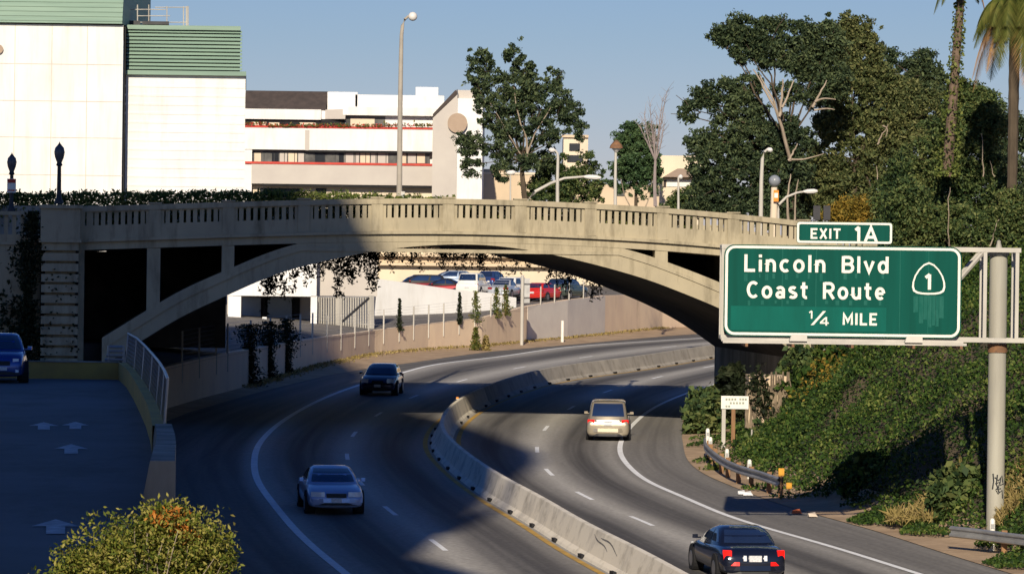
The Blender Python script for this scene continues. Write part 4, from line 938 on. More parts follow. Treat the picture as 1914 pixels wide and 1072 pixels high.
# ------------------------------------------------------------------ overhead sign
def overhead_sign():
    Y = 116.0; s = px(Y)
    pb = P(1866, 958, Y); zbase = hill(pb.x, Y) - .3
    t = thing('overhead_sign', 'green overhead freeway exit sign on a cantilever truss and round steel pole', 'road sign', (pb.x, Y, zbase))
    X = lambda x: P(x, 545, Y).x - (P(957, 545, Y).x)
    def XZ(x, y):
        p = P(x, y, Y); return p.x, p.z
    # panel edges: the photo's rectangle, levelled
    xl, xr = XZ(1353, 543)[0], XZ(1797, 543)[0]; zt_, zb_ = XZ(1575, 459)[1], XZ(1575, 630)[1]
    def rr(x0, x1, z0, z1, r, n=6):
        out = []
        for cx, cz, a0 in ((x1 - r, z1 - r, 0), (x0 + r, z1 - r, 90), (x0 + r, z0 + r, 180), (x1 - r, z0 + r, 270)):
            for k in range(n + 1):
                a = R(a0 + 90 * k / n); out.append((cx + r * math.cos(a), cz + r * math.sin(a)))
        return out
    def plate(name, ol, y0, th, mat, par): return MB().prism([(x, y0, z) for x, z in ol], (0, th, 0)).build(name, mat, par)
    def ring(name, o1, o2, y0, th, mat, par):
        n = len(o1); mb = MB(); vs = [(x, y0, z) for x, z in o1] + [(x, y0, z) for x, z in o2] + [(x, y0 + th, z) for x, z in o1] + [(x, y0 + th, z) for x, z in o2]
        fs = []
        for i in range(n):
            j = (i + 1) % n; fs += [(i, j, n + j, n + i), (2 * n + i, 2 * n + j, 3 * n + j, 3 * n + i), (i, j, 2 * n + j, 2 * n + i), (n + i, n + j, 3 * n + j, 3 * n + i)]
        return mb.add(vs, fs).build(name, mat, par)
    panel = plate('sign_panel', rr(xl, xr, zb_, zt_, .32), Y, .05, M['sign_green'], t)
    i_ = .035; o_ = .115
    ring('border', rr(xl + i_, xr - i_, zb_ + i_, zt_ - i_, .30), rr(xl + o_, xr - o_, zb_ + o_, zt_ - o_, .22), Y - .008, .006, M['sign_white'], panel)
    # fresh patch plate at lower left
    x0, z1 = XZ(1366, 571); x1, z0 = XZ(1656, 620)
    mb = MB(); mb.box((x0, Y - .006, z0), (x1, Y - .002, z1)); mb.build('patch_plate', M['sign_green2'], panel)
    x0, z1 = XZ(1705, 552); x1, z0 = XZ(1767, 616)
    def words(body, x0, x1, y0, y1, par, name='letter', bold=.014):
        xm, ym = (x0 + x1) / 2, (y0 + y1) / 2
        text_on(name, body, XZ(x0, ym)[0], XZ(x1, ym)[0], XZ(xm, y1)[1], XZ(xm, y0)[1], Y - .010, M['sign_white'], par, bold)
    words('Lincoln', 1391, 1543, 476, 508, panel); words('Blvd', 1573, 1661, 479, 510, panel)
    words('Coast', 1396, 1510, 526, 557, panel); words('Route', 1538, 1654, 528, 559, panel)
    words('1', 1512, 1520, 580, 595, panel); words('4', 1532, 1549, 592, 608, panel)
    a = XZ(1518, 607); b = XZ(1541, 581); mb = MB(); q = .045
    mb.prism([(a[0] - q, Y - .022, a[1]), (a[0] + q, Y - .022, a[1]), (b[0] + q, Y - .022, b[1]), (b[0] - q, Y - .022, b[1])], (0, .012, 0)); mb.build('legend', M['sign_white'], panel)
    words('MILE', 1575, 1639, 585, 607, panel, bold=.022)
    words('1', 1729, 1742, 511, 541, panel, bold=.022)
    # spade shaped route marker outline
    cx, cz = XZ(1736, 520); hw = 31 / s
    def spade(k):
        pts = []
        ctrl = [(0, 1.0), (.32, .86), (.62, .55), (.86, .15), (.98, -.25), (1.0, -.55), (.93, -.80), (.72, -.93), (.4, -.985), (0, -1.0)]
        m_ = 6; full = []
        for (ax, az), (bx, bz) in zip(ctrl[:-1], ctrl[1:]):
            for q in range(m_): full.append((ax + (bx - ax) * q / m_, az + (bz - az) * q / m_))
        full.append(ctrl[-1]); r_ = full + [(-x, z) for x, z in full[-2:0:-1]]
        return [(cx + x * hw * k, cz + z * hw * .98 * k) for x, z in r_]
    ring('route_marker', spade(1.0), spade(.89), Y - .010, .008, M['sign_white'], panel)
    # exit tab
    xl2, xr2 = XZ(1489, 436)[0], XZ(1668, 436)[0]; zt2, zb2 = XZ(1578, 415)[1], XZ(1578, 457)[1]
    tab = plate('exit_tab', rr(xl2, xr2, zb2 + .03, zt2, .09), Y, .05, M['sign_green'], t)
    ring('border', rr(xl2 + .01, xr2 - .01, zb2 + .04, zt2 - .01, .08), rr(xl2 + .075, xr2 - .075, zb2 + .105, zt2 - .075, .05), Y - .008, .006, M['sign_white'], tab)
    words('EXIT', 1515, 1571, 427, 446, tab, bold=.022); words('1A', 1598, 1640, 423, 451, tab, bold=.022)
    # faded run-off streaks below the letters
    g = random.Random(2); m_st = nmat('faded_green_streak', (.018, .118, .092), (.006, .092, .07), 3, .6, spec=.08, stretch=(3, 3, .6))
    class _S:
        def box(s_, a, b): MB().box(a, b).build('runoff_streak', m_st, panel)
    st = _S()
    for x in [1394, 1420, 1433, 1446, 1470, 1490, 1512, 1535, 1580, 1600, 1625, 1650]:
        a = XZ(x, 511); w = g.uniform(.04, .11); h = g.uniform(.12, .24)
        st.box((a[0] - w / 2, Y - .005, a[1] - h), (a[0] + w / 2, Y - .002, a[1]))
    for x in [1400, 1425, 1450, 1472, 1500, 1545, 1565, 1590, 1618, 1645]:
        a = XZ(x, 561); w = g.uniform(.05, .12); h = g.uniform(.10, .16)
        st.box((a[0] - w / 2, Y - .005, a[1] - h), (a[0] + w / 2, Y - .002, a[1]))
    for x in [1712, 1722, 1730, 1738, 1746, 1752, 1760]:
        a = XZ(x, 553); w = g.uniform(.07, .15); h = g.uniform(.4, 1.0)
        st.box((a[0] - w / 2, Y - .005, a[1] - h), (a[0] + w / 2, Y - .002, a[1]))
    for x in (1462, 1525, 1682, 1735):
        q = XZ(x, 545)[0]; MB().box((q - .012, Y - .0045, zb_ + .13), (q + .012, Y - .0015, zt_ - .13)).build('panel_seam', m_st, panel)
    # pole
    zp_t = XZ(1869, 470)[1]
    xp = pb.x
    MB().lathe([(.272, zbase - Y * 0 - 0), (.272, zp_t)], (xp, Y + .75, 0), 24).build('pole', M['pole_paint'], t, smooth=True)
    MB().lathe([(.33, zp_t - .12), (.33, zp_t + .02), (.12, zp_t + .06), (.06, zp_t + .28), (.07, zp_t + .32), (.02, zp_t + .36)], (xp, Y + .75, 0), 20).build('pole_cap', M['pole_paint'], t, smooth=True)
    zj = XZ(1869, 652)[1]; MB().lathe([(.30, zj - .12), (.30, zj + .14)], (xp, Y + .75, 0), 20).build('pole_joint', M['rust'], t, smooth=True)
    # truss: two frames, one in front of and one behind the pole
    xL, xR = XZ(1348, 600)[0], XZ(1909, 600)[0] ; xR2 = xR + 4.2
    zc0, zc1 = XZ(1869, 467)[1], XZ(1869, 636)[1]
    for dy in (.30, 1.20):
        MB().box((xL, Y + dy - .06, zc0 - .07), (xR, Y + dy + .06, zc0 + .07)).build('truss_chord', M['steel_light'], t)
        MB().box((xL, Y + dy - .06, zc1 - .07), (xR2, Y + dy + .06, zc1 + .07)).build('truss_chord', M['steel_light'], t)
        for x in (1352, 1470, 1590, 1700, 1843, 1903): 
            q = XZ(x, 550)[0]; MB().box((q - .055, Y + dy - .05, zc1 + .072), (q + .055, Y + dy + .05, zc0 - .072)).build('truss_post', M['steel_light'], t)
        xs_ = [1352, 1470, 1590, 1700, 1843]
        for i, (a, b) in enumerate(zip(xs_[:-1], xs_[1:])):
            za, zb2_ = (zc0, zc1) if i % 2 == 0 else (zc1, zc0)
            MB().bar((XZ(a, 550)[0], Y + dy, za), (XZ(b, 550)[0], Y + dy, zb2_), .09).build('truss_diagonal', M['steel_light'], t)
    for x in (1352, 1470, 1590, 1700, 1843, 1903):
        q = XZ(x, 550)[0]
        for zz in (zc0, zc1): MB().box((q - .05, Y + .362, zz - .05), (q + .05, Y + 1.138, zz + .05)).build('truss_tie', M['steel_light'], t)
    # lighting walkway under the panel
    MB().box((XZ(1348, 637)[0], Y - .95, zb_ - .20), (XZ(1800, 637)[0], Y - .80, zb_ - .12)).build('light_rail', M['steel_light'], t)
    MB().box((XZ(1348, 637)[0], Y - .10, zb_ - .16), (XZ(1800, 637)[0], Y + .05, zb_ - .05)).build('panel_sill', M['steel_light'], t)
    for x in (1392, 1478, 1588, 1702, 1790):
        q = XZ(x, 630)[0]; MB().box((q - .04, Y - 1.0, zb_ - .30), (q + .04, Y + 1.2, zb_ - .203)).build('bracket', M['rust'], t)
    for x in (1489, 1703):
        q = XZ(x, 630)[0]; mb = MB(); z0 = zb_ - .115
        mb.hexa([(q - .30, Y - 1.05, z0), (q + .24, Y - 1.05, z0), (q + .24, Y - .70, z0), (q - .30, Y - .70, z0)], [(q - .22, Y - .98, z0 + .20), (q + .24, Y - .98, z0 + .20), (q + .20, Y - .74, z0 + .15), (q - .20, Y - .74, z0 + .15)])
        mb.build('sign_light', M['steel_light'], t)
    # scrawled tag on the pole
    mb = MB(); yp = Y + .75
    def pp(x, y):
        qx, qz = XZ(x, y); dx = max(-.27, min(.27, qx - xp)); return (xp + dx, yp - math.sqrt(max(0, .277 ** 2 - dx * dx)) - .002, qz)
    for ln in ([(1860, 886), (1861, 900), (1859, 915)], [(1863, 893), (1870, 899), (1877, 890), (1878, 902)], [(1864, 905), (1872, 902), (1870, 912), (1864, 916), (1875, 914)], [(1866, 918), (1869, 924), (1877, 917), (1878, 932)], [(1868, 888), (1866, 905), (1871, 921)], [(1874, 894), (1873, 908), (1880, 905)]):
        mb.tube([pp(*q) for q in ln], .022, 4)
    mb.build('graffiti', M['black_paint'], t)
    return t
overhead_sign()

# ------------------------------------------------------------------ roadside furniture on the right
def notice():
    Y = 160; c = P(1373, 752, Y); gz = hill(c.x, Y) - .2
    t = thing('notice_board', 'small white notice board on two posts beside the guardrail', 'sign', (c.x, Y, gz))
    a, b = P(1348, 739, Y), P(1399, 764, Y)
    mb = MB(); mb.box((a.x, Y - .04, b.z), (b.x, Y, a.z)); pn = mb.build('panel', M['sign_white'], t)
    mb = MB()
    for x0, x1, y in ((1356, 1378, 746), (1382, 1397, 746), (1364, 1393, 753), (1356, 1366, 759)):
        n = max(2, int((x1 - x0) / 5))
        for k in range(n):
            q = x0 + (x1 - x0) * k / n; u, v = P(q, y - 2.2, Y), P(q + 3.6, y + 1.6, Y); mb.box((u.x, Y - .046, v.z), (v.x, Y - .042, u.z))
    mb.build('worn_lettering', M['faint_ink'], pn)
    for x, m_ in ((1353, 'steel_light'), (1371, 'wood')):
        q = P(x, 760, Y); mb = MB(); mb.box((q.x - .08, Y + .005, gz), (q.x + .08, Y + .14, a.z - (.1 if m_ == 'wood' else .5))); mb.build('post', M[m_], t)
notice()
def guardrail(lab, pxs, dpost, Y=None, beams=1, endmark=False, xs_px=None):
    pts = []
    for x, y in pxs:
        p = G(x, y + 27); pts.append(Vector((p.x, p.y, zroad(p.y) + .62)))
    # smooth path
    P2 = []
    for i in range(len(pts) - 1):
        p0, p1, p2, p3 = pts[max(i - 1, 0)], pts[i], pts[i + 1], pts[min(i + 2, len(pts) - 1)]
        for k in range(5):
            t = k / 5; P2.append(.5 * ((2 * p1) + (p2 - p0) * t + (2 * p0 - 5 * p1 + 4 * p2 - p3) * t * t + (3 * p1 - p0 - 3 * p2 + p3) * t ** 3))
    P2.append(pts[-1])
    t = thing('guardrail', lab, 'guardrail', tuple(P2[0] - Vector((0, 0, .62))))
    prof = [(-.02, -.17), (-.10, -.13), (-.10, -.08), (-.03, -.03), (-.03, .03), (-.10, .08), (-.10, .13), (-.02, .17), (0, .15), (-.07, .115), (-.07, .095), (0, .04), (0, -.04), (-.07, -.095), (-.07, -.115), (0, -.15)]
    mb = MB(); rows = []
    for i, p in enumerate(P2):
        d = (P2[min(i + 1, len(P2) - 1)] - P2[max(i - 1, 0)]); d.z = 0; d.normalize(); nx = Vector((d.y, -d.x, 0))
        if nx.y > 0 and abs(nx.y) > abs(nx.x): nx = -nx
        rows.append([tuple(p - nx * o + Vector((0, 0, h))) for o, h in prof + prof[:1]])
    mb.grid(rows); mb.build('rail', M['steel'], t)
    acc = 0
    for i in range(1, len(P2)):
        acc += (P2[i] - P2[i - 1]).length
        if acc > dpost:
            acc = 0; p = P2[i]; z = hill(p.x, p.y) - .3; m2 = MB(); m2.box((p.x + .03, p.y + .06, z), (p.x + .2, p.y + .24, p.z + .2)); m2.build('post', M['wood'], t)
    return t, P2
gr, GP = guardrail('curved steel guardrail in front of the notice board', [(1319, 826), (1323, 841), (1349, 864), (1382, 881), (1424, 894), (1458, 907)], 2.0)
guardrail('short straight guardrail in the lower right corner below the sign pole', [(1778, 1004), (1830, 1010), (1880, 1017), (1925, 1023), (1990, 1032)], 2.0)
for i, (x, y0, y1, lab) in enumerate([(1323, 800, 818, 'white marker post at the far tip of the curved guardrail'), (1328, 816, 838, 'white marker post just below the guardrail tip'), (1359, 838, 862, 'white marker post under the notice board'), (1401, 858, 877, 'white marker post midway along the curved guardrail'), (1855, 968, 996, 'white marker post at the foot of the sign pole')]):
    Yv = 157 if i == 0 else (154 if i == 1 else (150 if i == 2 else (143 if i == 3 else 113.5)))
    a, b = P(x, y1, Yv), P(x, y0, Yv); t = thing('marker_post', lab, 'post', (b.x, Yv, min(a.z, hill(b.x, Yv)) - .1), 0, 'white marker posts')
    z0 = FR[t.name].translation.z
    MB().tube([(b.x, Yv, z0), (b.x, Yv, b.z - .06), (b.x, Yv, b.z)], [.085, .085, .05], 8).build('post', M['sign_white'], t, smooth=True)
    mb = MB(); mb.box((b.x - .05, Yv - .095, b.z - .30), (b.x + .05, Yv - .086, b.z - .16)); mb.build('reflector', M['steel'], t)
e = GP[-1]
for i, (dx, dz, lab) in enumerate([(.02, .62, 'taller yellow black object marker at the end of the guardrail'), (.30, .12, 'shorter yellow object marker beside the taller one at the guardrail end')]):
    mb = MB(); t = thing('object_marker', lab, 'marker', (e.x + dx, e.y - .15, hill(e.x, e.y)), 0, 'object markers at the guardrail end')
    z = hill(e.x, e.y); mb.box((e.x + dx - .10, e.y - .2, z + .35 if i else z + .80), (e.x + dx + .10, e.y - .17, z + .45 + dz)); mb.build('plate', nmat('amber_sheeting', (.72, .36, .03), (.5, .22, .02), 6, .5, stretch=(1, 1, 1)), t)
    mb = MB(); mb.box((e.x + dx - .03, e.y - .168, z - .2), (e.x + dx + .03, e.y - .11, z + .4 + dz)); mb.build('stake', M['wood'], t)
# low wire fence posts on the bank behind the guardrail
t = thing('bank_fence', 'low wire fence with thin grey stakes at the foot of the bank', 'fence', tuple(P(1430, 850, 158)))
wf = MB(); last = None
for x, y in ((1405, 822), (1427, 830), (1445, 836), (1460, 842), (1481, 852)):
    p = P(x, y, 158 - (x - 1400) * .06); z = hill(p.x, p.y); MB().tube([(p.x, p.y, z - .2), (p.x, p.y, p.z + .45)], .035, 6).build('stake', M['steel_light'], t)
    q = Vector((p.x, p.y, p.z + .4))
    if last is not None:
        for k in range(5): wf.tube([last - Vector((0, 0, k * .2)), q - Vector((0, 0, k * .2))], .006, 3, False)
    last = q
wf.build('wire_mesh', M['steel'], t)
# litter
for i, (x, y, c_, lab) in enumerate([(1386, 924, (.7, .7, .7), 'crumpled white paper on the right shoulder by the shade'), (1489, 960, (.55, .14, .05), 'orange cardboard scrap at the right road edge'), (1518, 966, (.6, .5, .4), 'pale scrap next to the orange cardboard scrap'), (1398, 926, (.75, .75, .75), 'white torn bag right of the crumpled paper')]):
    p = G(x, y); mb = MB(); g = random.Random(i)
    mb.hexa([(p.x + g.uniform(-.2, -.1), p.y - .15, p.z + .03), (p.x + .18, p.y - .12, p.z + .03), (p.x + .14, p.y + .15, p.z + .03), (p.x - .16, p.y + .1, p.z + .03)], [(p.x - .14, p.y - .1, p.z + .14), (p.x + .12, p.y - .1, p.z + .1), (p.x + .1, p.y + .12, p.z + .17), (p.x - .1, p.y + .06, p.z + .09)])
    tag(mb.build('litter', nmat('litter_%d' % i, c_, None, 5, .8)), lab, 'litter', 'litter on the shoulder')

# ------------------------------------------------------------------ cars
def make_car(label, kind, paint, loc, heading, L=4.6, W=1.8, H=1.42, brake=False, slope=True, scale=1.0, roof=None, group='cars on the freeway', cat='car', light=None, dirt=None):
    """+Y is the car's front"""
    t = bpy.data.objects.new('car' if cat == 'car' else cat.replace(' ', '_'), None); COL.objects.link(t)
    d = Vector((math.sin(heading), math.cos(heading), 0))
    tilt = math.atan(G_G * d.y) if slope else 0
    t.rotation_mode = 'XYZ'; t.location = loc
    t.rotation_euler = (tilt, 0, -heading); t.scale = (scale,) * 3
    FR[t.name] = Matrix.Identity(4)
    tag(t, label, cat, group)
    h = L / 2; w = W / 2
    K = dict(
        sedan=dict(st=[(-h, .62, .80), (-h + .10, .88, .93), (-h + .45, .97, .97), (-h + 1.05, .99, .985), (-h + 1.7, .95, 1), (0, .92, 1), (h - 1.55, .91, 1), (h - 1.15, .92, .99), (h - .5, .82, .965), (h - .14, .70, .91), (h, .56, .82)], gh=(-h + .72, -h + 1.55, h - 2.25, h - 1.22), belt=.93),
        minivan=dict(st=[(-h, .70, .88), (-h + .06, .95, .965), (-h + .3, 1.02, .985), (0, 1.0, 1), (h - 1.2, 1.0, 1), (h - .95, 1.02, .99), (h - .4, .90, .955), (h - .1, .74, .89), (h, .60, .80)], gh=(-h + .10, -h + .45, h - 2.0, h - .98), belt=1.0),
        suv=dict(st=[(-h, .72, .90), (-h + .06, 1.0, .97), (-h + .3, 1.05, .99), (0, 1.03, 1), (h - 1.4, 1.02, 1), (h - 1.15, 1.06, .99), (h - .4, 1.0, .965), (h - .1, .86, .92), (h, .66, .86)], gh=(-h + .12, -h + .42, h - 2.1, h - 1.22), belt=1.04),
        hatch=dict(st=[(-h, .62, .84), (-h + .06, .90, .94), (-h + .3, .96, .98), (0, .95, 1), (h - 1.3, .95, 1), (h - 1.0, .98, .985), (h - .42, .86, .94), (h - .1, .70, .87), (h, .56, .78)], gh=(-h + .12, -h + .62, h - 1.95, h - 1.03), belt=.95),
        retro=dict(st=[(-h, .70, .84), (-h + .06, .98, .94), (-h + .3, 1.02, .98), (0, 1.02, 1), (h - 1.3, 1.02, .98), (h - 1.05, 1.06, .93), (h - .4, .98, .84), (h - .1, .84, .74), (h, .62, .68)], gh=(-h + .15, -h + .60, h - 1.95, h - 1.25), belt=1.04))[kind]
    st = K['st']; gh = K['gh']; belt = K['belt']
    # body shell
    mb = MB(); rows = []
    for i, (y, zt, wf) in enumerate(st):
        ww = w * wf; zb_ = .20 if 0 < i < len(st) - 1 else .26
        zm = min(.62, zt - .12)
        half = [(.0, zt), (.5 * ww, zt - .004), (.84 * ww, zt - .03), (.955 * ww, zt - .10), (ww, zm), (.995 * ww, .46), (.965 * ww, .32), (.90 * ww, zb_)]
        rows.append([(x, y, z) for x, z in half[::-1]] + [(-x, y, z) for x, z in half[1:]])
    mb.grid(rows); n = len(rows[0])
    mb.add(rows[0], [tuple(range(n))]); mb.add(rows[-1], [tuple(range(n))])
    mb.add([rows[0][0], rows[0][-1]] + [r_[0] for r_ in rows] + [r_[-1] for r_ in rows], [])
    k = len(rows); mb.add([r_[0] for r_ in rows] + [r_[-1] for r_ in rows], [(i, i + 1, k + i + 1, k + i) for i in range(k - 1)])
    body = mb.build('body', paint, t, local=True, smooth=True, angle=50)
    bm = bmesh.new(); bm.from_mesh(body.data); bmesh.ops.remove_doubles(bm, verts=bm.verts, dist=.0005); bmesh.ops.recalc_face_normals(bm, faces=bm.faces); bm.to_mesh(body.data); bm.free()
    sd = body.modifiers.new('round', 'SUBSURF'); sd.levels = 1; sd.render_levels = 2
    body.data.polygons.foreach_set('use_smooth', [True] * len(body.data.polygons))
    # cabin
    wb, wr = w * .90, w * (.67 if kind in ('sedan', 'hatch', 'retro') else .76)
    yr0, yr1, yf1, yf0 = gh
    def ring(z, wd, ya, yb_, cr):            # plan outline, 12 points, front counter-clockwise
        return [(0, yb_ + cr, z), (-wd * .62, yb_ + cr * .55, z), (-wd * .93, yb_ - .10, z), (-wd, yb_ - .32, z), (-wd, (ya + yb_) / 2, z), (-wd, ya + .30, z), (-wd * .92, ya + .06, z), (-wd * .55, ya - cr * .3, z),
                (0, ya - cr * .45, z)] + [(x, y, z) for x, y in [(wd * .55, ya - cr * .3), (wd * .92, ya + .06), (wd, ya + .30), (wd, (ya + yb_) / 2), (wd, yb_ - .32), (wd * .93, yb_ - .10), (wd * .62, yb_ + cr * .55)]]
    r0 = ring(belt - .10, wb, yr0 - .02, yf0 + .05, .16); r1 = ring(belt + (H - belt) * .55, wb * .45 + wr * .55, yr0 * .48 + yr1 * .52, yf0 * .48 + yf1 * .52, .12)
    r2_ = ring(H - .065, wr, yr1, yf1, .07); r3 = ring(H - .012, wr * .86, yr1 + .12, yf1 - .14, .05)
    nr = len(r0); mb = MB(); vs = r0 + r1 + r2_ + r3 + [(0, (yr1 + yf1) / 2, H)]
    fs = [(q * nr + i, q * nr + (i + 1) % nr, (q + 1) * nr + (i + 1) % nr, (q + 1) * nr + i) for q in range(3) for i in range(nr)] + [(3 * nr + i, 3 * nr + (i + 1) % nr, 4 * nr) for i in range(nr)]
    mb.add(vs, fs); mb.build('roof', roof or paint, t, local=True, smooth=True, angle=60)
    # panes on the cabin surface
    def sp(i, v):                            # point on the loft wall
        i0 = int(math.floor(i)) % nr; i1 = (i0 + 1) % nr; f_ = i - math.floor(i)
        def lp(rr_): return Vector(rr_[i0]).lerp(Vector(rr_[i1]), f_)
        return lp(r0).lerp(lp(r1), v / .5) if v < .5 else lp(r1).lerp(lp(r2_), (v - .5) / .5)
    def pane(name, i0, i1, v0=.20, v1=.93, steps=6, trapez=(0, 0)):
        rows_ = []
        for q in range(5):
            v = v0 + (v1 - v0) * q / 4; a, b = i0 + trapez[0] * q / 4, i1 - trapez[1] * q / 4; row = []
            for s_ in range(steps + 1):
                p_ = sp(a + (b - a) * s_ / steps, v); c_ = Vector((0, (yr1 + yf1) / 2, p_.z)); nn = (p_ - c_)
                # push outward along the wall normal
                e1 = sp(a + (b - a) * s_ / steps + .05, v) - sp(a + (b - a) * s_ / steps - .05, v); e2 = sp(a + (b - a) * s_ / steps, min(1, v + .05)) - sp(a + (b - a) * s_ / steps, v - .05)
                N_ = e1.cross(e2); N_ = N_.normalized() if N_.length > 1e-9 else nn.normalized()
                if N_.dot(nn) < 0: N_ = -N_
                row.append(tuple(p_ + N_ * .010))
            rows_.append(row)
        mb_ = MB(); mb_.grid(rows_); return mb_.build(name, M['car_glass'], t, local=True, smooth=True)
    pane('windshield', -1.78, 1.78, .17, .95, 10)
    pane('rear_window', 6.22, 9.78, .24 if kind != 'minivan' else .18, .93, 10)
    for sgn in (0, 1):
        f0 = lambda i: i if sgn == 0 else 16 - i
        a, b = sorted((f0(2.7), f0(4.12))); pane('side_window', a, b, .24, .92)
        a, b = sorted((f0(4.25), f0(5.35))); pane('side_window', a, b, .24, .92)
    # bumper strip, grille, lights, plates, mirrors, wheels
    zf = .50
    def face_pt(end, x, z):                  # point just outside the front or rear skin
        q = abs(x) / w; return (x, (h if end > 0 else -h) * 1 + end * (.012 - .42 * max(0, q - .35) ** 2), z)
    def patch(name, end, x0, x1, z0, z1, mat, th=.02, nn=4, back=0.0):
        mb_ = MB(); A = []; Bk = []
        for q in range(nn + 1):
            x = x0 + (x1 - x0) * q / nn; f_ = face_pt(end, x, 0)[1] - end * back; A.append([(x, f_, z0), (x, f_ - end * .02, z1)]); Bk.append([(x, f_ - end * .16, z0), (x, f_ - end * .16, z1)])
        mb_.grid(A); mb_.grid(Bk)
        for s_ in range(nn): mb_.add([A[s_][1], A[s_ + 1][1], Bk[s_ + 1][1], Bk[s_][1]], [(0, 1, 2, 3)]); mb_.add([A[s_][0], A[s_ + 1][0], Bk[s_ + 1][0], Bk[s_][0]], [(0, 1, 2, 3)])
        for s_ in (0, nn): mb_.add([A[s_][0], A[s_][1], Bk[s_][1], Bk[s_][0]], [(0, 1, 2, 3)])
        return mb_.build(name, mat, t, local=True)
    tl = M['tail_on'] if brake else M['tail_off']
    if kind == 'sedan':
        for s_ in (-1, 1):
            patch('headlight', 1, s_ * w * .40, s_ * w * .86, .57, .72, M['lens'], back=.025)
        if brake:                           # upright lamps with a foot that runs inward
            for s_ in (-1, 1):
                a = patch('taillight', -1, s_ * w * .68, s_ * w * .90, .56, .87, tl, back=.015); b_ = patch('taillight', -1, s_ * w * .46, s_ * w * .86, .47, .57, tl, back=-.015)
        else:
            for s_ in (-1, 1): patch('taillight', -1, s_ * w * .5, s_ * w * .9, .68, .84, tl)
        patch('grille', 1, -w * .34, w * .34, .55, .67, M['trim'], back=.01)
        patch('front_intake', 1, -w * .72, w * .72, .31, .38, M['trim']); patch('bumper', 1, -w * .90, w * .90, .40, .52, paint, back=-.02)
        patch('bumper', -1, -w * .90, w * .90, .34, .47, paint, back=-.02); patch('rear_valance', -1, -w * .8, w * .8, .24, .31, M['trim'])
        patch('licence_plate', 1, -.16, .16, .41, .53, M['plate'], back=-.035); patch('licence_plate', -1, -.17, .17, .58, .74, M['plate'], back=-.03)
        if brake:
            for s_ in (-1, 1): patch('reversing_lamp', -1, s_ * .24, s_ * .32, .60, .74, M['lens'], back=-.02)
    elif kind == 'minivan':
        for s_ in (-1, 1): patch('taillight', -1, s_ * w * .62, s_ * w * .93, .76, .93, tl)
        patch('licence_plate', -1, -.18, .18, .70, .84, M['plate'], back=-.03); patch('chrome_bar', -1, -w * .52, w * .52, .87, .92, M['rim'], back=-.02)
        patch('bumper', -1, -w * .93, w * .93, .40, .56, paint, back=-.05); patch('rear_valance', -1, -w * .86, w * .86, .22, .33, M['trim'], back=-.02)
        for s_ in (-1, 1): patch('headlight', 1, s_ * w * .45, s_ * w * .85, .62, .80, M['lens'])
    else:
        for s_ in (-1, 1):
            patch('headlight', 1, s_ * w * (.50 if kind != 'retro' else .40), s_ * w * (.86 if kind != 'retro' else .62), .60, .80 if kind != 'suv' else .86, M['lens'], back=.05)
            patch('taillight', -1, s_ * w * .68, s_ * w * .95, .62, .92, tl)
        patch('grille', 1, -w * .30, w * .30, .58, .72 if kind != 'suv' else .84, M['trim'], back=.005)
        patch('front_intake', 1, -w * .66, w * .66, .28, .38, M['trim']); patch('licence_plate', 1, -.16, .16, .42, .54, M['plate'], back=-.03); patch('licence_plate', -1, -.17, .17, .58, .72, M['plate'], back=-.03)
        if kind == 'retro':
            for s_ in (-1, 1): patch('fog_lamp', 1, s_ * w * .5, s_ * w * .62, .36, .45, M['lens'])
    for s_ in (-1, 1):
        mb = MB(); xm = s_ * (w + .06); ym = yf0 - .42; zm = belt + .06
        mb.hexa([(xm - .08, ym - .05, zm - .05), (xm + .08, ym - .05, zm - .05), (xm + .06, ym + .07, zm - .04), (xm - .06, ym + .07, zm - .04)], [(xm - .08, ym - .05, zm + .06), (xm + .07, ym - .05, zm + .06), (xm + .05, ym + .05, zm + .05), (xm - .06, ym + .05, zm + .05)])
        mb.box((s_ * (w * .88), ym - .02, zm - .05), (xm - s_ * .081, ym + .03, zm - .01)); mb.build('mirror', paint, t, local=True)
    r_ = .32
    for s_ in (-1, 1):
        for y in (h - .90, -h + .95):
            aw = MB(); aw.tube([(s_ * (w - .30), y, r_ + .02), (s_ * (w + .004), y, r_ + .02)], r_ + .065, 20); aw.build('wheel_arch', M['dark'], t, local=True)
            ty = MB(); ty.tube([(s_ * (w - .24), y, r_), (s_ * (w - .03), y, r_), (s_ * (w + .012), y, r_)], [r_, r_, r_ - .03], 20); wh = ty.build('wheel', M['rubber'], t, local=True)
            rm = MB(); rm.tube([(s_ * (w + .0125), y, r_), (s_ * (w + .02), y, r_)], [r_ * .68, r_ * .60], 14); rm.build('rim', M['rim'], wh, local=True)
    return t
def tangent(c, y):
    return math.atan(float(c(y + 1) - c(y - 1)) / 2)
cp = lambda *a, **k: carpaint(*a, **k)
# front (facing us): heading = tangent + pi
p = G(628, 962); a = tangent(cDL, p.y + 2)
d = Vector((math.sin(a), math.cos(a), 0)); c_ = p + d * 2.3
make_car('silver sedan driving toward the viewer in the left carriageway shade', 'sedan', cp('shade_blue_silver_paint', (.36, .45, .66), .25, .28), (c_.x, c_.y, zroad(c_.y)), a + math.pi, L=4.6, W=1.82, H=1.38, scale=1.06)  # silver with the blue of the shade mixed into the paint
p = G(706, 739); a = tangent(cEL, p.y + 2); d = Vector((math.sin(a), math.cos(a), 0)); c_ = p + d * 2.0
make_car('small dark navy hatchback approaching beneath the bridge shadow', 'hatch', cp('navy_paint', (.012, .016, .05), .3, .25), (c_.x, c_.y, zroad(c_.y)), a + math.pi, L=4.0, W=1.78, H=1.44, scale=1.14)
p = G(1136, 824); a = tangent(cDR, p.y + 2); d = Vector((math.sin(a), math.cos(a), 0)); c_ = p + d * 2.45
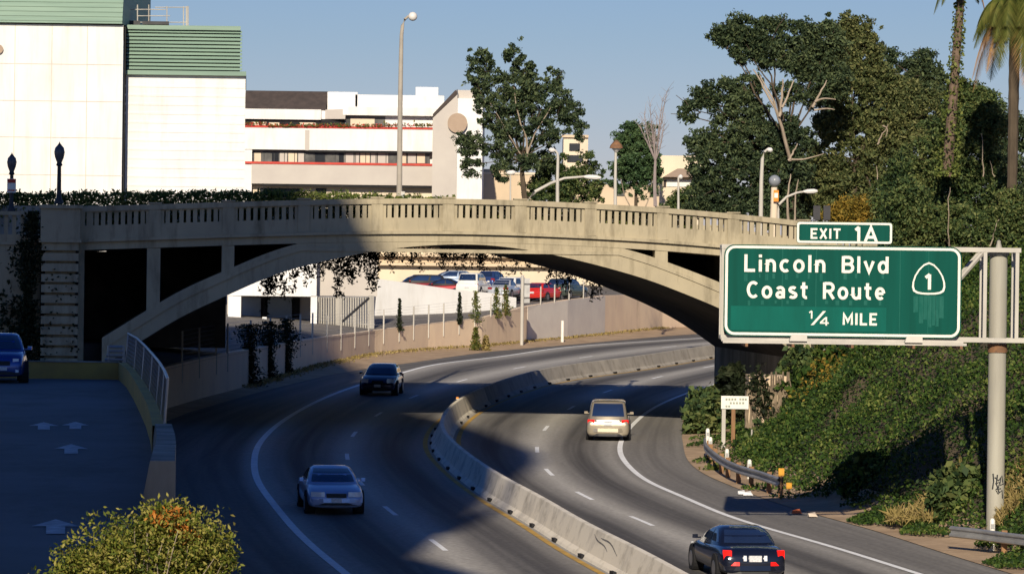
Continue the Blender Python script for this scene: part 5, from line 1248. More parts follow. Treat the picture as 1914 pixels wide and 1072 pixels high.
make_car('gold beige minivan heading away with red brake lights', 'minivan', cp('gold_paint', (.42, .36, .26), .55, .28), (c_.x, c_.y, zroad(c_.y)), a, L=4.9, W=1.92, H=1.72, brake=True, cat='minivan')
p = G(1410, 1089); a = tangent(cDR, p.y + 3); d = Vector((math.sin(a), math.cos(a), 0)); c_ = p + d * 2.4
make_car('black sedan with glowing brake lights at the bottom right', 'sedan', cp('black_paint_gloss', (.008, .011, .024), .2, .2), (c_.x, c_.y, zroad(c_.y)), a, L=4.85, W=1.85, H=1.39, brake=True, scale=1.02)
p = Rp(-14, 716); make_car('blue retro styled car cut by the left edge of the ramp', 'retro', cp('blue_paint', (.02, .07, .30), .4, .25), (p.x - .02, p.y + 2.1, RZ), math.pi - .15, L=4.25, W=1.72, H=1.58, slope=False, group='cars on the ramp')
# parked cars beyond the wall
def parked(lab, kind, col, x, y, Y, head, L=4.5, W=1.8, H=1.45, cat='car', metal=.3, roof=None):
    c = P(x, y, Y); make_car(lab, kind, cp('paint_' + str(int(x)), col, metal), (c.x, c.y, c.z), head, L=L, W=W, H=H, slope=False, group='cars in the parking lot', cat=cat, scale=1.0, roof=roof)
parked('dark red pickup like car with blue glass, leftmost of the parked cars', 'suv', (.26, .02, .02), 779, 551, 300, R(-100), 4.7, 1.85, 1.62, roof=M['trim'])
parked('red car with pale roof parked left of the white van', 'sedan', (.34, .025, .025), 826, 554, 297, R(-80), 4.5, 1.8, 1.45, roof=M['trim'])
parked('pale blue car parked behind the red one', 'hatch', (.30, .38, .50), 838, 540, 306, R(-95), 4.2, 1.75, 1.5)
parked('white van seen from behind in the parking lot', 'suv', (.78, .76, .70), 886, 552, 294, R(14), 4.6, 1.85, 1.75, 'van', 0)
parked('dark blue car parked right of the white van', 'hatch', (.03, .06, .18), 921, 541, 306, R(20), 4.2, 1.75, 1.5)
parked('white car with blue windows parked behind the tall grey signpost', 'suv', (.70, .70, .68), 966, 558, 298, R(25), 4.6, 1.85, 1.7, metal=0)
parked('silver grey car parked left of the tall grey signpost', 'sedan', (.50, .52, .54), 944, 557, 292, R(15), 4.5, 1.8, 1.45)
parked('bright red car parked right of the tall grey signpost', 'hatch', (.55, .02, .012), 1018, 562, 298, R(28), 4.3, 1.8, 1.42, metal=0)
parked('dark green estate car with red tail lamps, rightmost of the parked cars', 'suv', (.05, .075, .06), 1060, 558, 301, R(25), 4.7, 1.85, 1.6)

# ------------------------------------------------------------------ buildings
def face_box(mb, x0, y0, x1, y1, Y, depth, proud=0.0, wedge=True):
    xm, ym = (x0 + x1) / 2, (y0 + y1) / 2
    xa, xb = P(x0, ym, Y).x, P(x1, ym, Y).x; za, zb_ = P(xm, y1, Y).z, P(xm, y0, Y).z
    k_ = (Y + depth) / Y if wedge and xb < 0 else 1.0
    if k_ != 1.0:
        mb.hexa([(xa, Y - proud, za), (xb, Y - proud, za), (xb * k_ - .02, Y + depth, za), (xa, Y + depth, za)], [(xa, Y - proud, zb_), (xb, Y - proud, zb_), (xb * k_ - .02, Y + depth, zb_), (xa, Y + depth, zb_)]); return mb
    mb.box((xa, Y - proud, za), (xb, Y + depth, zb_)); return mb
def fb(name, mat, par, rects, Y, depth, proud=0.0):
    mb = MB()
    for r_ in rects: face_box(mb, *r_, Y, depth, proud)
    return mb.build(name, M[mat], par)
# two big blank buildings at left
b1 = thing('white_building', 'large blank white panelled building with a green metal roof band at far left', 'building', tuple(P(110, 420, 290)))
fb('wall', 'white_wall', b1, [(-160, 45, 228, 470)], 290, 22)
mb = MB()
xa, xb = P(-160, 0, 289.6).x, P(229, 0, 289.6).x; z0, z1 = P(100, 43, 289.6).z, P(100, 0, 289.6).z
mb.prism([(xa, 289.55, z0), (xa, 291.4, z0 + 4.6), (xa, 312, z0 + 4.6), (xa, 312, z0)], (xb - xa, 0, 0)); rb = mb.build('roof', M['green_metal'], b1)
mb = MB()
for k in range(12):
    f_ = k / 12; z = z0 + .15 + 4.4 * f_; y = 289.55 + 1.85 * (z - z0) / 4.6; mb.box((xa, y - .05, z), (xb, y + .2, z + .05))
mb.build('roof_seam', M['green_metal'], rb)
jm = nmat('panel_joint', (.60, .56, .48), (.50, .46, .40), 1, .9)
mb = MB()
for x in (26, 95, 161): face_box(mb, x - .7, 46, x + .7, 470, 290, .03, .022)
mb.build('panel_joint', jm, b1)
mb = MB()
for y in (119, 188, 256, 326): face_box(mb, -160, y - .7, 228, y + .7, 290, .03, .018)
mb.build('panel_joint', jm, b1)
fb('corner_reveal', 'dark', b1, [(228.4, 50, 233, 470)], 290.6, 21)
mb = MB(); mb.tube([P(-3, 92, 289.95), P(-3, 92, 289.75)], .36, 16); mb.build('wall_vent', M['disk'], b1)
b2 = thing('louvred_building', 'white sided building with a green louvred top storey', 'building', tuple(P(345, 420, 292)))
fb('wall', 'white_plaster', b2, [(233.5, 141, 457, 470)], 292, 24)
mb = MB()
for k, y in enumerate(np.linspace(160, 345, 12)): face_box(mb, 234, y, 457.2, y + 4, 292, .1, .035)
mb.build('siding_course', M['white_plaster'], b2)
fb('louvre_backing', 'green_dark', b2, [(238, 50, 449, 139)], 292.9, 20)
lou = MB()
for k in range(12):
    y = 58 + k * 6.9; xm = 343
    xa, xb = P(236, y, 292).x, P(452, y, 292).x; z = P(xm, y, 292).z
    lou.prism([(xa, 292.1, z - .13), (xa, 292.2, z - .13), (xa, 292.34, z + .06), (xa, 292.24, z + .06)], (xb - xa, 0, 0))
lou.build('louvre_slats', M['green_metal'], b2)
fb('louvre_cap', 'green_metal', b2, [(236, 48, 450, 56)], 292, 22, .05); fb('louvre_sill', 'green_metal', b2, [(233.6, 133, 461, 141)], 292, 24, .45)
mb = MB()
for x0, x1, y in ((241, 310, 18), (241, 352, 42), (258, 318, 30), (290, 352, 14)): mb.bar(P(x0, y, 296), P(x1, y, 296), .05)
for x in (257, 278, 312, 343, 350): mb.bar(P(x, 50, 296), P(x, 12 if x > 300 else 9, 296), .06 if x != 350 else .16)
mb.build('roof_railing', M['steel_light'], b2)
fb('roof_duct', 'black_metal', b2, [(240, 39, 262, 48), (266, 40, 316, 46)], 295, 1.5)

# balcony building
YB = 385
b3 = thing('balcony_building', 'white office building with long balconies edged by red planters', 'building', tuple(P(640, 420, YB)))
fb('wall', 'white_plaster', b3, [(452, 206, 815, 480)], YB + 1.0, 18)
fb('upper_wall', 'white_plaster', b3, [(455, 204, 600, 223)], YB + .6, 3)
mb = MB(); xa, xb = P(456, 190, YB + 1).x, P(613, 190, YB + 1).x; za, zt_ = P(535, 205, YB + 1).z, P(535, 168, YB + 1).z
mb.add([(xa, YB + .9, za), (xb - .25, YB + .9, za), (xb, YB + 3.6, zt_), (xa, YB + 3.6, zt_), (xa, YB + 8, za), (xb, YB + 8, za), (xb, YB + 8, zt_), (xa, YB + 8, zt_)], [(0, 1, 2, 3), (3, 2, 6, 7), (1, 5, 6, 2), (0, 3, 7, 4), (0, 4, 5, 1)]); mb.build('mansard_roof', M['roof_brown'], b3)
fb('parapet', 'white_plaster', b3, [(612, 172, 668, 216), (664, 178, 830, 222)], YB + 2.2, 12)
fb('penthouse', 'white_plaster', b3, [(777, 163, 819, 186)], YB + 7, 5)
mb = MB(); xa, xb = P(600, 0, YB).x, P(648, 0, YB).x; z0, z1 = P(625, 222, YB).z, P(625, 205, YB).z
mb.hexa([(xa, YB + 1.2, z0), (xb, YB + .2, z0 + .0), (xb, YB + 4, z0), (xa, YB + 4, z0)], [(xa, YB + 1.2, z1), (xb, YB + .2, z1 + .1), (xb, YB + 4, z1), (xa, YB + 4, z1)]); mb.build('bay', M['grey_and_shade_plaster'], b3)
fb('upper_wall', 'white_plaster', b3, [(641, 200, 815, 216)], YB + .2, 4)
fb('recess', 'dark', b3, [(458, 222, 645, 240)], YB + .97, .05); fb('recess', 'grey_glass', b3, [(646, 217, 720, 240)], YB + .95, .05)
fb('curtain', 'cream_light', b3, [(470, 228, 484, 238), (489, 228, 498, 238), (503, 229, 522, 240), (560, 229, 590, 241), (655, 221, 700, 240)], YB + .90, .05)
for y0, y1, x0, m_, yt in ((241, 281, 458, 'white_plaster', 238), (309, 345, 470, 'grey_and_shade_plaster', 306)):
    fb('balcony', m_, b3, [(x0, y0 - 1, 815, y1)], YB - .25, 2.5)  # lower balcony: shade put into its grey colour
    pl = fb('planter', 'red_trim', b3, [(x0 if y0 < 300 else 458, yt - 2.2, 815.5, yt + 2.0)], YB - .33, .5)
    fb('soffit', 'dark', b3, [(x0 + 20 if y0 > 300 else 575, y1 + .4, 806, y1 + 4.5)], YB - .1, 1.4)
fb('pier', 'white_plaster', b3, [(456, 240, 471, 360)], YB - .15, 3.2); fb('pier', 'grey_and_shade_plaster', b3, [(570, 243, 578, 281)], YB - .35, .5)
fb('window_band', 'grey_glass', b3, [(472, 283, 803, 306)], YB + .5, .1)
g = random.Random(12); x = 474
while x < 795:
    wv = g.uniform(8, 20); m_ = g.choice(['grey_and_shade_plaster', 'grey_glass', 'glass', 'grey_and_shade_plaster', 'cream_light'])
    fb('window', m_, b3, [(x, 286, min(800, x + wv), 305)], YB + .43, .05); x += wv + 2.2
mb = MB(); x = 474
for x in range(474, 803, 19): fb('mullion', 'black_metal', b3, [(x, 283, x + 1.1, 306)], YB + .38, .08)
fb('lower_wall', 'cream_light', b3, [(470, 348, 815, 400)], YB + .9, .2)
fb('lower_window', 'glass', b3, [(486, 352, 560, 375), (590, 352, 610, 375)], YB + .85, .05)
n = 900; gq = np.random.default_rng(4); xs_ = gq.uniform(458, 815, n); pt = np.array([tuple(P(x, 236 - abs(gq.normal(0, 2.4)) - (3 if x < 500 else 0), YB - .5)) for x in xs_])
tag(leaf_mesh('planter_flowers', pt[:520], .28, M['weed'], b3, -.2, .5, seed=44), kind='stuff'); tag(leaf_mesh('planter_flowers', pt[520:], .22, M['red_trim'], b3, -.2, .5, seed=45), kind='stuff')
# stair tower with angled side, shade put into its grey, and tan disk
b4 = thing('stair_tower', 'white corner tower with a sloped dark roof edge and a round tan disk', 'building', tuple(P(857, 420, YB - 1)))
xa, xm, xb = P(812, 280, YB).x, P(855, 280, YB - 1).x, P(902, 280, YB - 1).x
zl, zt_, zb_ = P(812, 213, YB).z, P(856, 170, YB).z, P(856, 430, YB).z
mb = MB()   # steep left flank facing almost sideways
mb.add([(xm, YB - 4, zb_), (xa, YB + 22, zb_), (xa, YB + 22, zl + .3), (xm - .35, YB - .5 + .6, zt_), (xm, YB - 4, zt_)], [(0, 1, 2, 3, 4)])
mb.add([(xa, YB + 22, zb_), (xb, YB + 22, zb_), (xb, YB + 22, zl), (xa, YB + 22, zl)], [(0, 1, 2, 3)]); mb.build('side_wall', M['grey_and_shade_plaster'], b4)
zw = P(880, 184, YB - 4).z
mb = MB(); mb.box((xm, YB - 4, zb_), (xb, YB + 20, zw)); mb.build('front_wall', M['white_plaster'], b4)
mb = MB(); mb.box((xm + .0, YB - 3.0, zw + .002), (xb - .55, YB + 1, zt_ - .05)); mb.build('roof_block', M['grey_and_shade_plaster'], b4); mb = MB(); mb.box((xb - .62, YB - 3.2, zw + .002), (xb - .4, YB - 2.6, zt_ + .1)); mb.build('parapet_end', M['white_plaster'], b4)
q0, q1 = P(809, 214, YB - 4.4), P(855, 170, YB - 4.4)
mb = MB(); mb.hexa([(q0.x, YB - 4.3, q0.z - .30), (q1.x, YB - 4.3, q1.z - .30), (q1.x, YB + 6, q1.z - .30), (q0.x, YB + 6, q0.z - .30)], [(q0.x, YB - 4.3, q0.z + .05), (q1.x - .2, YB - 4.3, q1.z + .10), (q1.x - .2, YB + 6, q1.z + .10), (q0.x, YB + 6, q0.z + .05)]); mb.build('sloped_roof', M['roof_brown'], b4)
mb = MB(); mb.add([(q0.x, YB - 4.2, zb_), (xm - .01, YB - 4.2, zb_), (xm - .01, YB - 4.2, q1.z - .32), (q0.x, YB - 4.2, q0.z - .32)], [(0, 1, 2, 3)]); mb.build('front_wall', M['grey_and_shade_plaster'], b4)  # left part of the front, shade put into its grey
c = P(855, 230, YB - 4.6); mb = MB(); mb.tube([(c.x, YB - 4.25, c.z), (c.x, YB - 4.5, c.z)], 18.5 / px(YB - 4.5), 32); mb.build('disk', M['disk'], b4)

# distant cream buildings
b5 = thing('cream_building', 'low cream building standing behind the left side of the big middle tree', 'building', tuple(P(950, 420, 400)))
fb('wall', 'cream', b5, [(897, 324, 1000, 470)], 400, 10); fb('upper_wall', 'cream', b5, [(900, 316, 945, 326)], 401, 8); fb('coping', 'cream_light', b5, [(896, 322, 1001, 326)], 399.9, .5)
b6 = thing('cream_block', 'taller cream block showing its top through the tree branches', 'building', tuple(P(1085, 420, 400)))
fb('wall', 'cream_light', b6, [(1052, 256, 1098, 470)], 430, 10); fb('window', 'glass', b6, [(1060, 290, 1090, 303), (1064, 268, 1084, 282)], 429.9, .05); fb('coping', 'cream', b6, [(1050, 252, 1100, 257)], 429.7, 1)
b7 = thing('cream_terrace', 'long pale cream building behind the round topped tree', 'building', tuple(P(1180, 420, 365)))
fb('wall', 'cream', b7, [(1075, 345, 1240, 470)], 405, 12); fb('window', 'grey_glass', b7, [(1150, 352, 1168, 366), (1215, 352, 1232, 366)], 404.9, .05)
b8 = thing('roofed_house', 'cream building with a brown pitched roof left of the large eucalyptus', 'building', tuple(P(1270, 420, 350)))
fb('wall', 'cream_light', b8, [(1234, 291, 1318, 334)], 356, 10); fb('lower_wall', 'cream_light', b8, [(1238, 332, 1310, 470)], 350, 8)
mb = MB(); a, b, c = P(1240, 330, 349).x, P(1268, 312, 349).x, P(1312, 330, 349).x; z0, z1 = P(1275, 331, 349).z, P(1275, 314, 349).z
mb.hexa([(a, 349, z0), (c, 349, z0), (c, 356, z0), (a, 356, z0)], [(b, 351, z1), (c, 351, z1), (c, 356, z1), (b, 356, z1)]); mb.build('pitched_roof', M['disk'], b8)
fb('window', 'sign_white', b8, [(1246, 336, 1292, 349)], 349.9, .05); fb('shutter', 'roof_brown', b8, [(1293, 337, 1303, 349)], 349.85, .05); fb('shutter', 'roof_brown', b8, [(1240, 337, 1245, 349)], 349.85, .05)
# building and structures seen through the arch
b9 = thing('white_shed', 'low white building with blue shaded doors seen under the arch', 'building', tuple(P(520, 690, 262)))
fb('wall', 'white_plaster', b9, [(424, 470, 592, 553)], 262, 9)
fb('column', 'white_plaster', b9, [(426, 553, 450, 660)], 262, 1.0); fb('column', 'white_plaster', b9, [(580, 553, 592, 690)], 262, .7); fb('column', 'white_plaster', b9, [(490, 592, 498, 660)], 262, .4)
fb('back_wall', 'grey_and_shade_plaster', b9, [(424, 545, 592, 700)], 268, 1.5); fb('base', 'concrete_dark', b9, [(424, 652, 592, 720)], 261.8, 9)
mdoor = nmat('blue_grey_door', (.30, .36, .44), (.25, .31, .38), 1, .7)
for x0, x1 in ((453, 487), (500, 545)):
    mb = MB(); face_box(mb, x0, 556, x1, 652, 267.7, .2); mb.build('door', mdoor, b9)
fb('doorway', 'dark', b9, [(487.5, 556, 499.5, 655), (546, 556, 560, 655)], 267.8, .15)
b10 = thing('panel_wall', 'pale grey panel wall above the barred gate under the arch', 'wall', tuple(P(650, 660, 264)))
fb('panel', 'grey_and_shade_plaster', b10, [(592.5, 440, 706, 553)], 264, .6); fb('backing', 'white_plaster', b10, [(592.5, 553.5, 700, 670)], 268, .5)
gt = thing('barred_gate', 'grey vertical bar gate with diagonal brace under the arch', 'gate', tuple(P(645, 660, 263)))
for x in np.arange(596, 692, 4.6): MB().bar(P(x, 555, 263), P(x, 645, 263), .075).build('bar', M['steel_light'], gt)
for y in (556, 640): MB().bar(P(594, y, 263.1), P(694, y, 263.1), .12).build('gate_rail', M['steel'], gt)
MB().bar(P(640, 600, 262.9), P(690, 556, 262.9), .1).build('brace', M['black_metal'], gt)
for x in (634, 694): MB().bar(P(x, 552, 263), P(x, 655, 263), .28).build('gate_post', M['steel_light'], gt)
pw = thing('white_parapet', 'white ramp parapet sloping in front of the parked cars', 'wall', tuple(P(790, 590, 286)))
mb = MB(); tp = [(706, 521), (760, 528), (850, 541), (915, 547), (965, 556)]; bt = [(696, 612), (760, 598), (850, 582), (915, 576), (965, 574)]
for (a, b), (c, d) in zip(zip(tp[:-1], tp[1:]), zip(bt[:-1], bt[1:])):
    f0 = lambda p: P(p[0], p[1], 281 + (p[0] - 700) * .03); dy = Vector((0, .35, 0)); lo = Vector((0, 0, .8))
    mb.hexa([f0(c) - lo, f0(d) - lo, f0(d) + dy - lo, f0(c) + dy - lo], [f0(a), f0(b), f0(b) + dy, f0(a) + dy])
mb.build('parapet_body', M['white_plaster'], pw)
b11 = thing('parking_structure', 'long cream parking structure with horizontal ledges behind the parked cars', 'building', tuple(P(950, 560, 335)))
fb('wall', 'cream_light', b11, [(690, 436, 1420, 580)], 335, 5); fb('ledge', 'cream', b11, [(690, 478, 1420, 483), (690, 497, 1420, 500), (690, 455, 1420, 462)], 334.3, .8); fb('opening', 'cream', b11, [(700, 483.5, 1420, 495)], 334.95, .05)

# unseen tower, outline shaped to throw the large shade; stands outside the frame
Yc = 12.0; te = math.tan(SUN_EL) / math.cos(SUN_AZ); ta = math.tan(SUN_AZ)
def cast(x0, z0, Y=Yc): return (x0 + Y * ta, CZ + z0 - Y * te)
tw = thing('shade_tower', 'tall unseen tower shaped to cast shade left of the viewer, outside the photograph', 'building', (-18, Yc, 0))
sil = [(-7.2, None), (-7.2, 40), (-10.9, 44), (-9.9, 68), (-15, 79.0), (-16.6, 80.6), (-19.6, 86.2), (-23.6, 88.4), (-24.6, 104), (-28, 113), (-31.5, 117), (-35.5, 112), (-36.6, 97), (-60, 97), (-60, None)]
pl_ = []
for x0, z0 in sil:
    if z0 is None: pl_.append((cast(x0, 0)[0], Yc, -2))
    else:
        q = cast(x0, z0); pl_.append((q[0], Yc, q[1]))
MB().prism(pl_, (0, 6, 0)).build('shade_tower_body', M['cream'], tw)
mb = MB(); a = cast(-10.35, 50.5); b = cast(-9.25, 57.2); mb.hexa([(a[0] - .9, Yc + .5, a[1]), (a[0] + .05, Yc + .5, a[1]), (a[0] + .05, Yc + .8, a[1]), (a[0] - .9, Yc + .8, a[1])], [(b[0] - .22, Yc + .5, b[1]), (b[0] + .18, Yc + .5, b[1]), (b[0] + .18, Yc + .8, b[1]), (b[0] - .22, Yc + .8, b[1])]); mb.build('shade_fin', M['steel'], tw)  # fin added to cast the narrow stripe of shade on the road

# ------------------------------------------------------------------ lamps and poles
def lamp_post(lab, x, ytop, ybase, Y, pole_r=.09):
    b = P(x, ybase, Y); tp_ = P(x, ytop, Y); s = px(Y); t = thing('street_lamp', lab, 'street lamp', tuple(b), 0, 'acorn street lamps')
    H_ = tp_.z - b.z
    MB().lathe([(.20, 0), (.20, .10), (.13, .25), (.10, .45), (.085, H_ - 1.05), (.15, H_ - 1.0), (.11, H_ - .9)], tuple(b), 12).build('post', M['black_metal'], t, smooth=True)
    MB().lathe([(.10, H_ - .9), (.20, H_ - .65), (.24, H_ - .42), (.20, H_ - .22), (.09, H_ - .10)], tuple(b), 14).build('lamp_globe', M['acorn_glass'], t, smooth=True)
    MB().lathe([(.10, H_ - .10), (.05, H_ - .04), (.025, H_), (.01, H_ + .05)], tuple(b), 10).build('finial', M['black_metal'], t, smooth=True)
    return t
u, z = B(110, 378, -.3); q = BO + BU * u + BN * .2
lamp_post('dark iron street lamp with smoky acorn globe on the bridge pedestal', 110, 267, 381, q.y)
t = lamp_post('shorter dark acorn lamp at the far left edge with a red and white sign', 21, 287, 395, 187)
a, b = P(14, 334, 186.8), P(30, 360, 186.8)
sg = thing('parking_sign', 'small red and white sign strapped to the left lamp post', 'sign', tuple(P(22, 347, 186.8)))
mb = MB(); mb.box((a.x, 186.7, b.z), (b.x, 186.74, a.z)); pn = mb.build('plate', M['sign_white'], sg)
c = P(22, 338, 186.8); mb = MB(); mb.box((a.x + .02, 186.69, c.z - .1), (b.x - .02, 186.698, a.z - .02)); mb.box((a.x + .05, 186.69, b.z + .08), (b.x - .05, 186.698, b.z + .14)); mb.build('red_band', M['red_trim'], pn)
mb = MB(); mb.box((a.x + .1, 186.742, b.z + .2), (b.x - .1, 186.8, b.z + .26)); mb.build('strap', M['steel'], sg)
def cobra(lab, pts, Y, r0, r1, head=None, mat='steel_light', hd='cobra', group='street lights beyond the bridge', name='street_light', under=2.5):
    ps = [P(x, y, Y) for x, y in pts]; b = ps[0]; t = thing(name, lab, 'street light', (b.x, b.y, b.z - under), 0, group)
    n = len(ps); ps = [b - Vector((0, 0, under))] + ps; MB().tube(ps, [r0] + [r0 + (r1 - r0) * i / (n - 1) for i in range(n)], 10).build('pole', M[mat], t, smooth=True)
    if head:
        h0, h1 = P(head[0], head[1], Y), P(head[2], head[3], Y)
        if hd == 'cobra':
            d = (h1 - h0); mb = MB(); mb.tube([h0, h0.lerp(h1, .3), h0.lerp(h1, .75), h1], [.05, .12, .13, .06], 8); mb.build('lamp_head', M['lamp_glass'], t, smooth=True)
        elif hd == 'globe':
            c = (h0 + h1) / 2; rr_ = (h1 - h0).length / 2; MB().lathe([(rr_ * math.sin(R(a)), -rr_ * math.cos(R(a))) for a in range(8, 180, 14)], tuple(c), 16).build('lamp_globe', M['lamp_glass' if mat == 'pole_grey' else 'grey_globe'], t, smooth=True)
    return t
cobra('very tall tapered street light with a small round lamp above the white building', [(746, 392), (747, 300), (748, 200), (749.5, 110), (750.5, 66), (752.5, 48), (757, 36), (764, 30)], 199.2, .16, .06, (763, 31, 780, 31), 'pole_grey', 'globe', under=1.5)
c = P(746, 372, 198.9); cab = thing('signal_box', 'small cabinet strapped low on the tall street light', 'box', tuple(c)); mb = MB(); mb.box((c.x + .1, 198.7, c.z - .3), (c.x + .3, 199.05, c.z + .4)); mb.build('cabinet', M['steel_light'], cab); mb = MB(); mb.box((c.x + .14, 198.68, c.z + .05), (c.x + .27, 198.698, c.z + .3)); mb.build('door_panel', M['steel'], cab)
cobra('pale grey street light with curved head in front of the middle trees', [(1042, 390), (1042, 330), (1043, 295), (1042, 286), (1037, 280)], 199.30, .10, .05, (1038, 281, 1026, 280))
cobra('leaning mast arm light reaching right across the middle trees', [(978, 385), (1000, 358), (1030, 342), (1055, 333), (1092, 330)], 199.36, .10, .06, (1090, 330, 1123, 332))
t = cobra('street light with a rust coloured hat before the round tree', [(1150, 392), (1150, 340), (1151, 282)], 199.35, .10, .07, None)
p = P(1152, 270, 199.3); MB().lathe([(.36, -.2), (.31, -.04), (.13, .17), (.04, .24)], tuple(p), 14).build('lamp_hat', M['rust'], t, smooth=True); MB().lathe([(.09, -.39), (.23, -.23), (.27, -.205)], tuple(p), 12).build('lamp_glass', M['lamp_glass'], t, smooth=True)
cobra('tall pale street light left of the globe lamp at right', [(1422, 410), (1423, 340), (1425, 296), (1429, 284), (1434, 279)], 199.35, .12, .06, (1433, 279, 1444, 281))
cobra('stout column with round glass globe near the right end of the bridge', [(1446, 415), (1447, 380), (1447, 350)], 199.3, .21, .17, (1437, 338, 1459, 338), 'cream_light', 'globe')
c = P(1450, 366, 199.0); sg = thing('orange_sign', 'small orange and white notice on the stout lamp column', 'sign', tuple(c)); mb = MB(); mb.box((c.x - .12, 198.9, c.z - .3), (c.x + .14, 198.94, c.z + .3)); pn = mb.build('plate', m_or, sg); mb = MB(); mb.box((c.x - .08, 198.89, c.z - .1), (c.x + .10, 198.898, c.z + .15)); mb.build('white_panel', M['sign_white'], pn)
cobra('short curved street light with pale head above the exit tab', [(1454, 415), (1454, 392), (1456, 382), (1470, 368), (1490, 360), (1503, 358)], 199.32, .09, .055, (1501, 358, 1528, 357))
cobra('thin white pole between the cream house and the eucalyptus', [(1268, 400), (1268, 360), (1268, 331)], 199.30, .07, .05, (1268, 331, 1276, 330))
cobra('small tee headed pole in front of the low cream building', [(954, 380), (954, 345), (954, 323)], 199.3, .05, .035, (947, 323, 963, 322))
for i, (x, lab) in enumerate([(1527, 'traffic signal seen from behind, left of a pair'), (1546, 'traffic signal seen from behind, right of a pair')]):
    Yq = 199.3; p = P(x, 412, Yq); t = thing('traffic_signal', lab, 'traffic light', tuple(p), 0, 'traffic signals'); a, b = P(x - 6, 384, Yq), P(x + 6, 411, Yq)
    mb = MB(); mb.box((a.x, Yq, b.z), (b.x, Yq + .3, a.z)); mb.build('housing', M['black_metal'], t)
    mb = MB(); mb.tube([(p.x, Yq + .15, p.z - 1.5), (p.x, Yq + .15, b.z)], .07, 8); mb.build('pole', M['steel'], t)
    for k in range(3):
        zc_ = b.z + (a.z - b.z) * (k + .5) / 3; mb = MB(); mb.tube([(p.x, Yq + .301, zc_), (p.x, Yq + .55, zc_)], .12, 10); mb.build('visor', M['black_metal'], t)

# ------------------------------------------------------------------ trees
tree('eucalyptus_tree', 'tall ragged eucalyptus beside the white corner tower', [(897, 118, 20, 24), (890, 150, 16, 24), (915, 145, 18, 18), (962, 100, 16, 26), (978, 130, 20, 26), (965, 160, 28, 24), (945, 195, 34, 26), (1000, 200, 34, 28), (1030, 150, 17, 20), (1045, 182, 20, 22), (1068, 212, 22, 20), (1072, 240, 18, 22), (1010, 245, 34, 22), (925, 225, 26, 22), (885, 262, 26, 18), (870, 272, 18, 22), (882, 306, 16, 22), (930, 278, 26, 16), (936, 318, 16, 26), (972, 298, 26, 24), (905, 185, 18, 26), (965, 235, 34, 26), (945, 160, 18, 20), (1005, 300, 26, 22), (990, 170, 26, 26), (940, 240, 24, 20), (1045, 215, 26, 22)], 344, (985, 372), (975, 300), size=.42, dens=.03, per=60, rc=.42, tr=.28, droop=.7, seed=1, grow=1.04, limbs=[(.16, [(985, 300, 0), (984, 260, .3), (970, 220, .6), (960, 160, .2)]), (.12, [(985, 290, 0), (1000, 250, .4), (1030, 200, .4)]), (.1, [(980, 300, 0), (950, 250, .4), (915, 190, .4)])])
tree('dense_tree', 'dark bushy tree between the eucalyptus and the round tree', [(1035, 305, 26, 28), (1045, 345, 36, 32), (1092, 345, 36, 28), (1100, 305, 18, 18), (1010, 350, 26, 26), (1080, 372, 40, 16)], 346, (1050, 392), (1050, 350), leaf='dark_leaf', size=.4, dens=.035, rc=.45, tr=.22, seed=2)
tree('round_tree', 'compact round crowned tree in front of the cream terrace', [(1175, 262, 28, 26), (1205, 265, 24, 28), (1190, 300, 40, 32), (1205, 340, 24, 28), (1165, 330, 24, 26), (1215, 310, 20, 26), (1180, 248, 16, 18)], 345, (1190, 395), (1190, 335), leaf='round_leaf', size=.38, dens=.045, rc=.4, tr=.18, seed=3, limbs=[(.09, [(1205, 392, 0), (1216, 360, .2), (1220, 320, .4)]), (.09, [(1180, 392, 0), (1168, 365, .2), (1160, 330, .4)])])
def bare():
    b = P(1225, 385, 290); t = thing('bare_tree', 'leafless pinkish tree with fine twigs behind the round tree', 'tree', tuple(b)); mb = MB(); g = random.Random(8); f_ = P(1225, 300, 290); curve_tube(mb, b, f_, .16, .10, .05, 5, 6, g)
    tw_ = MB()
    for x, y in ((1205, 215), (1215, 200), (1228, 225), (1238, 190), (1246, 172), (1240, 235), (1195, 235), (1222, 240)):
        e = P(x, y, 290 + g.uniform(-1, 1)); pp_ = curve_tube(mb, f_, e, .07, .022, .12, 6, 5, g)
        for q in pp_[2:]:
            for k in range(4): curve_tube(tw_, q, q + Vector((g.uniform(-.6, .6), g.uniform(-.4, .4), g.uniform(.2, 1.0))), .018, .008, .2, 3, 3, g)
    mb.build('trunk', M['twig'], t); tw_.build('twigs', M['twig'], t)
bare()
tree('low_tree', 'small dark tree left of the large eucalyptus foot', [(1272, 378, 24, 16), (1298, 368, 20, 22), (1255, 386, 16, 10)], 340, (1275, 402), (1276, 385), leaf='dark_leaf', size=.36, dens=.06, tr=.1, seed=4)
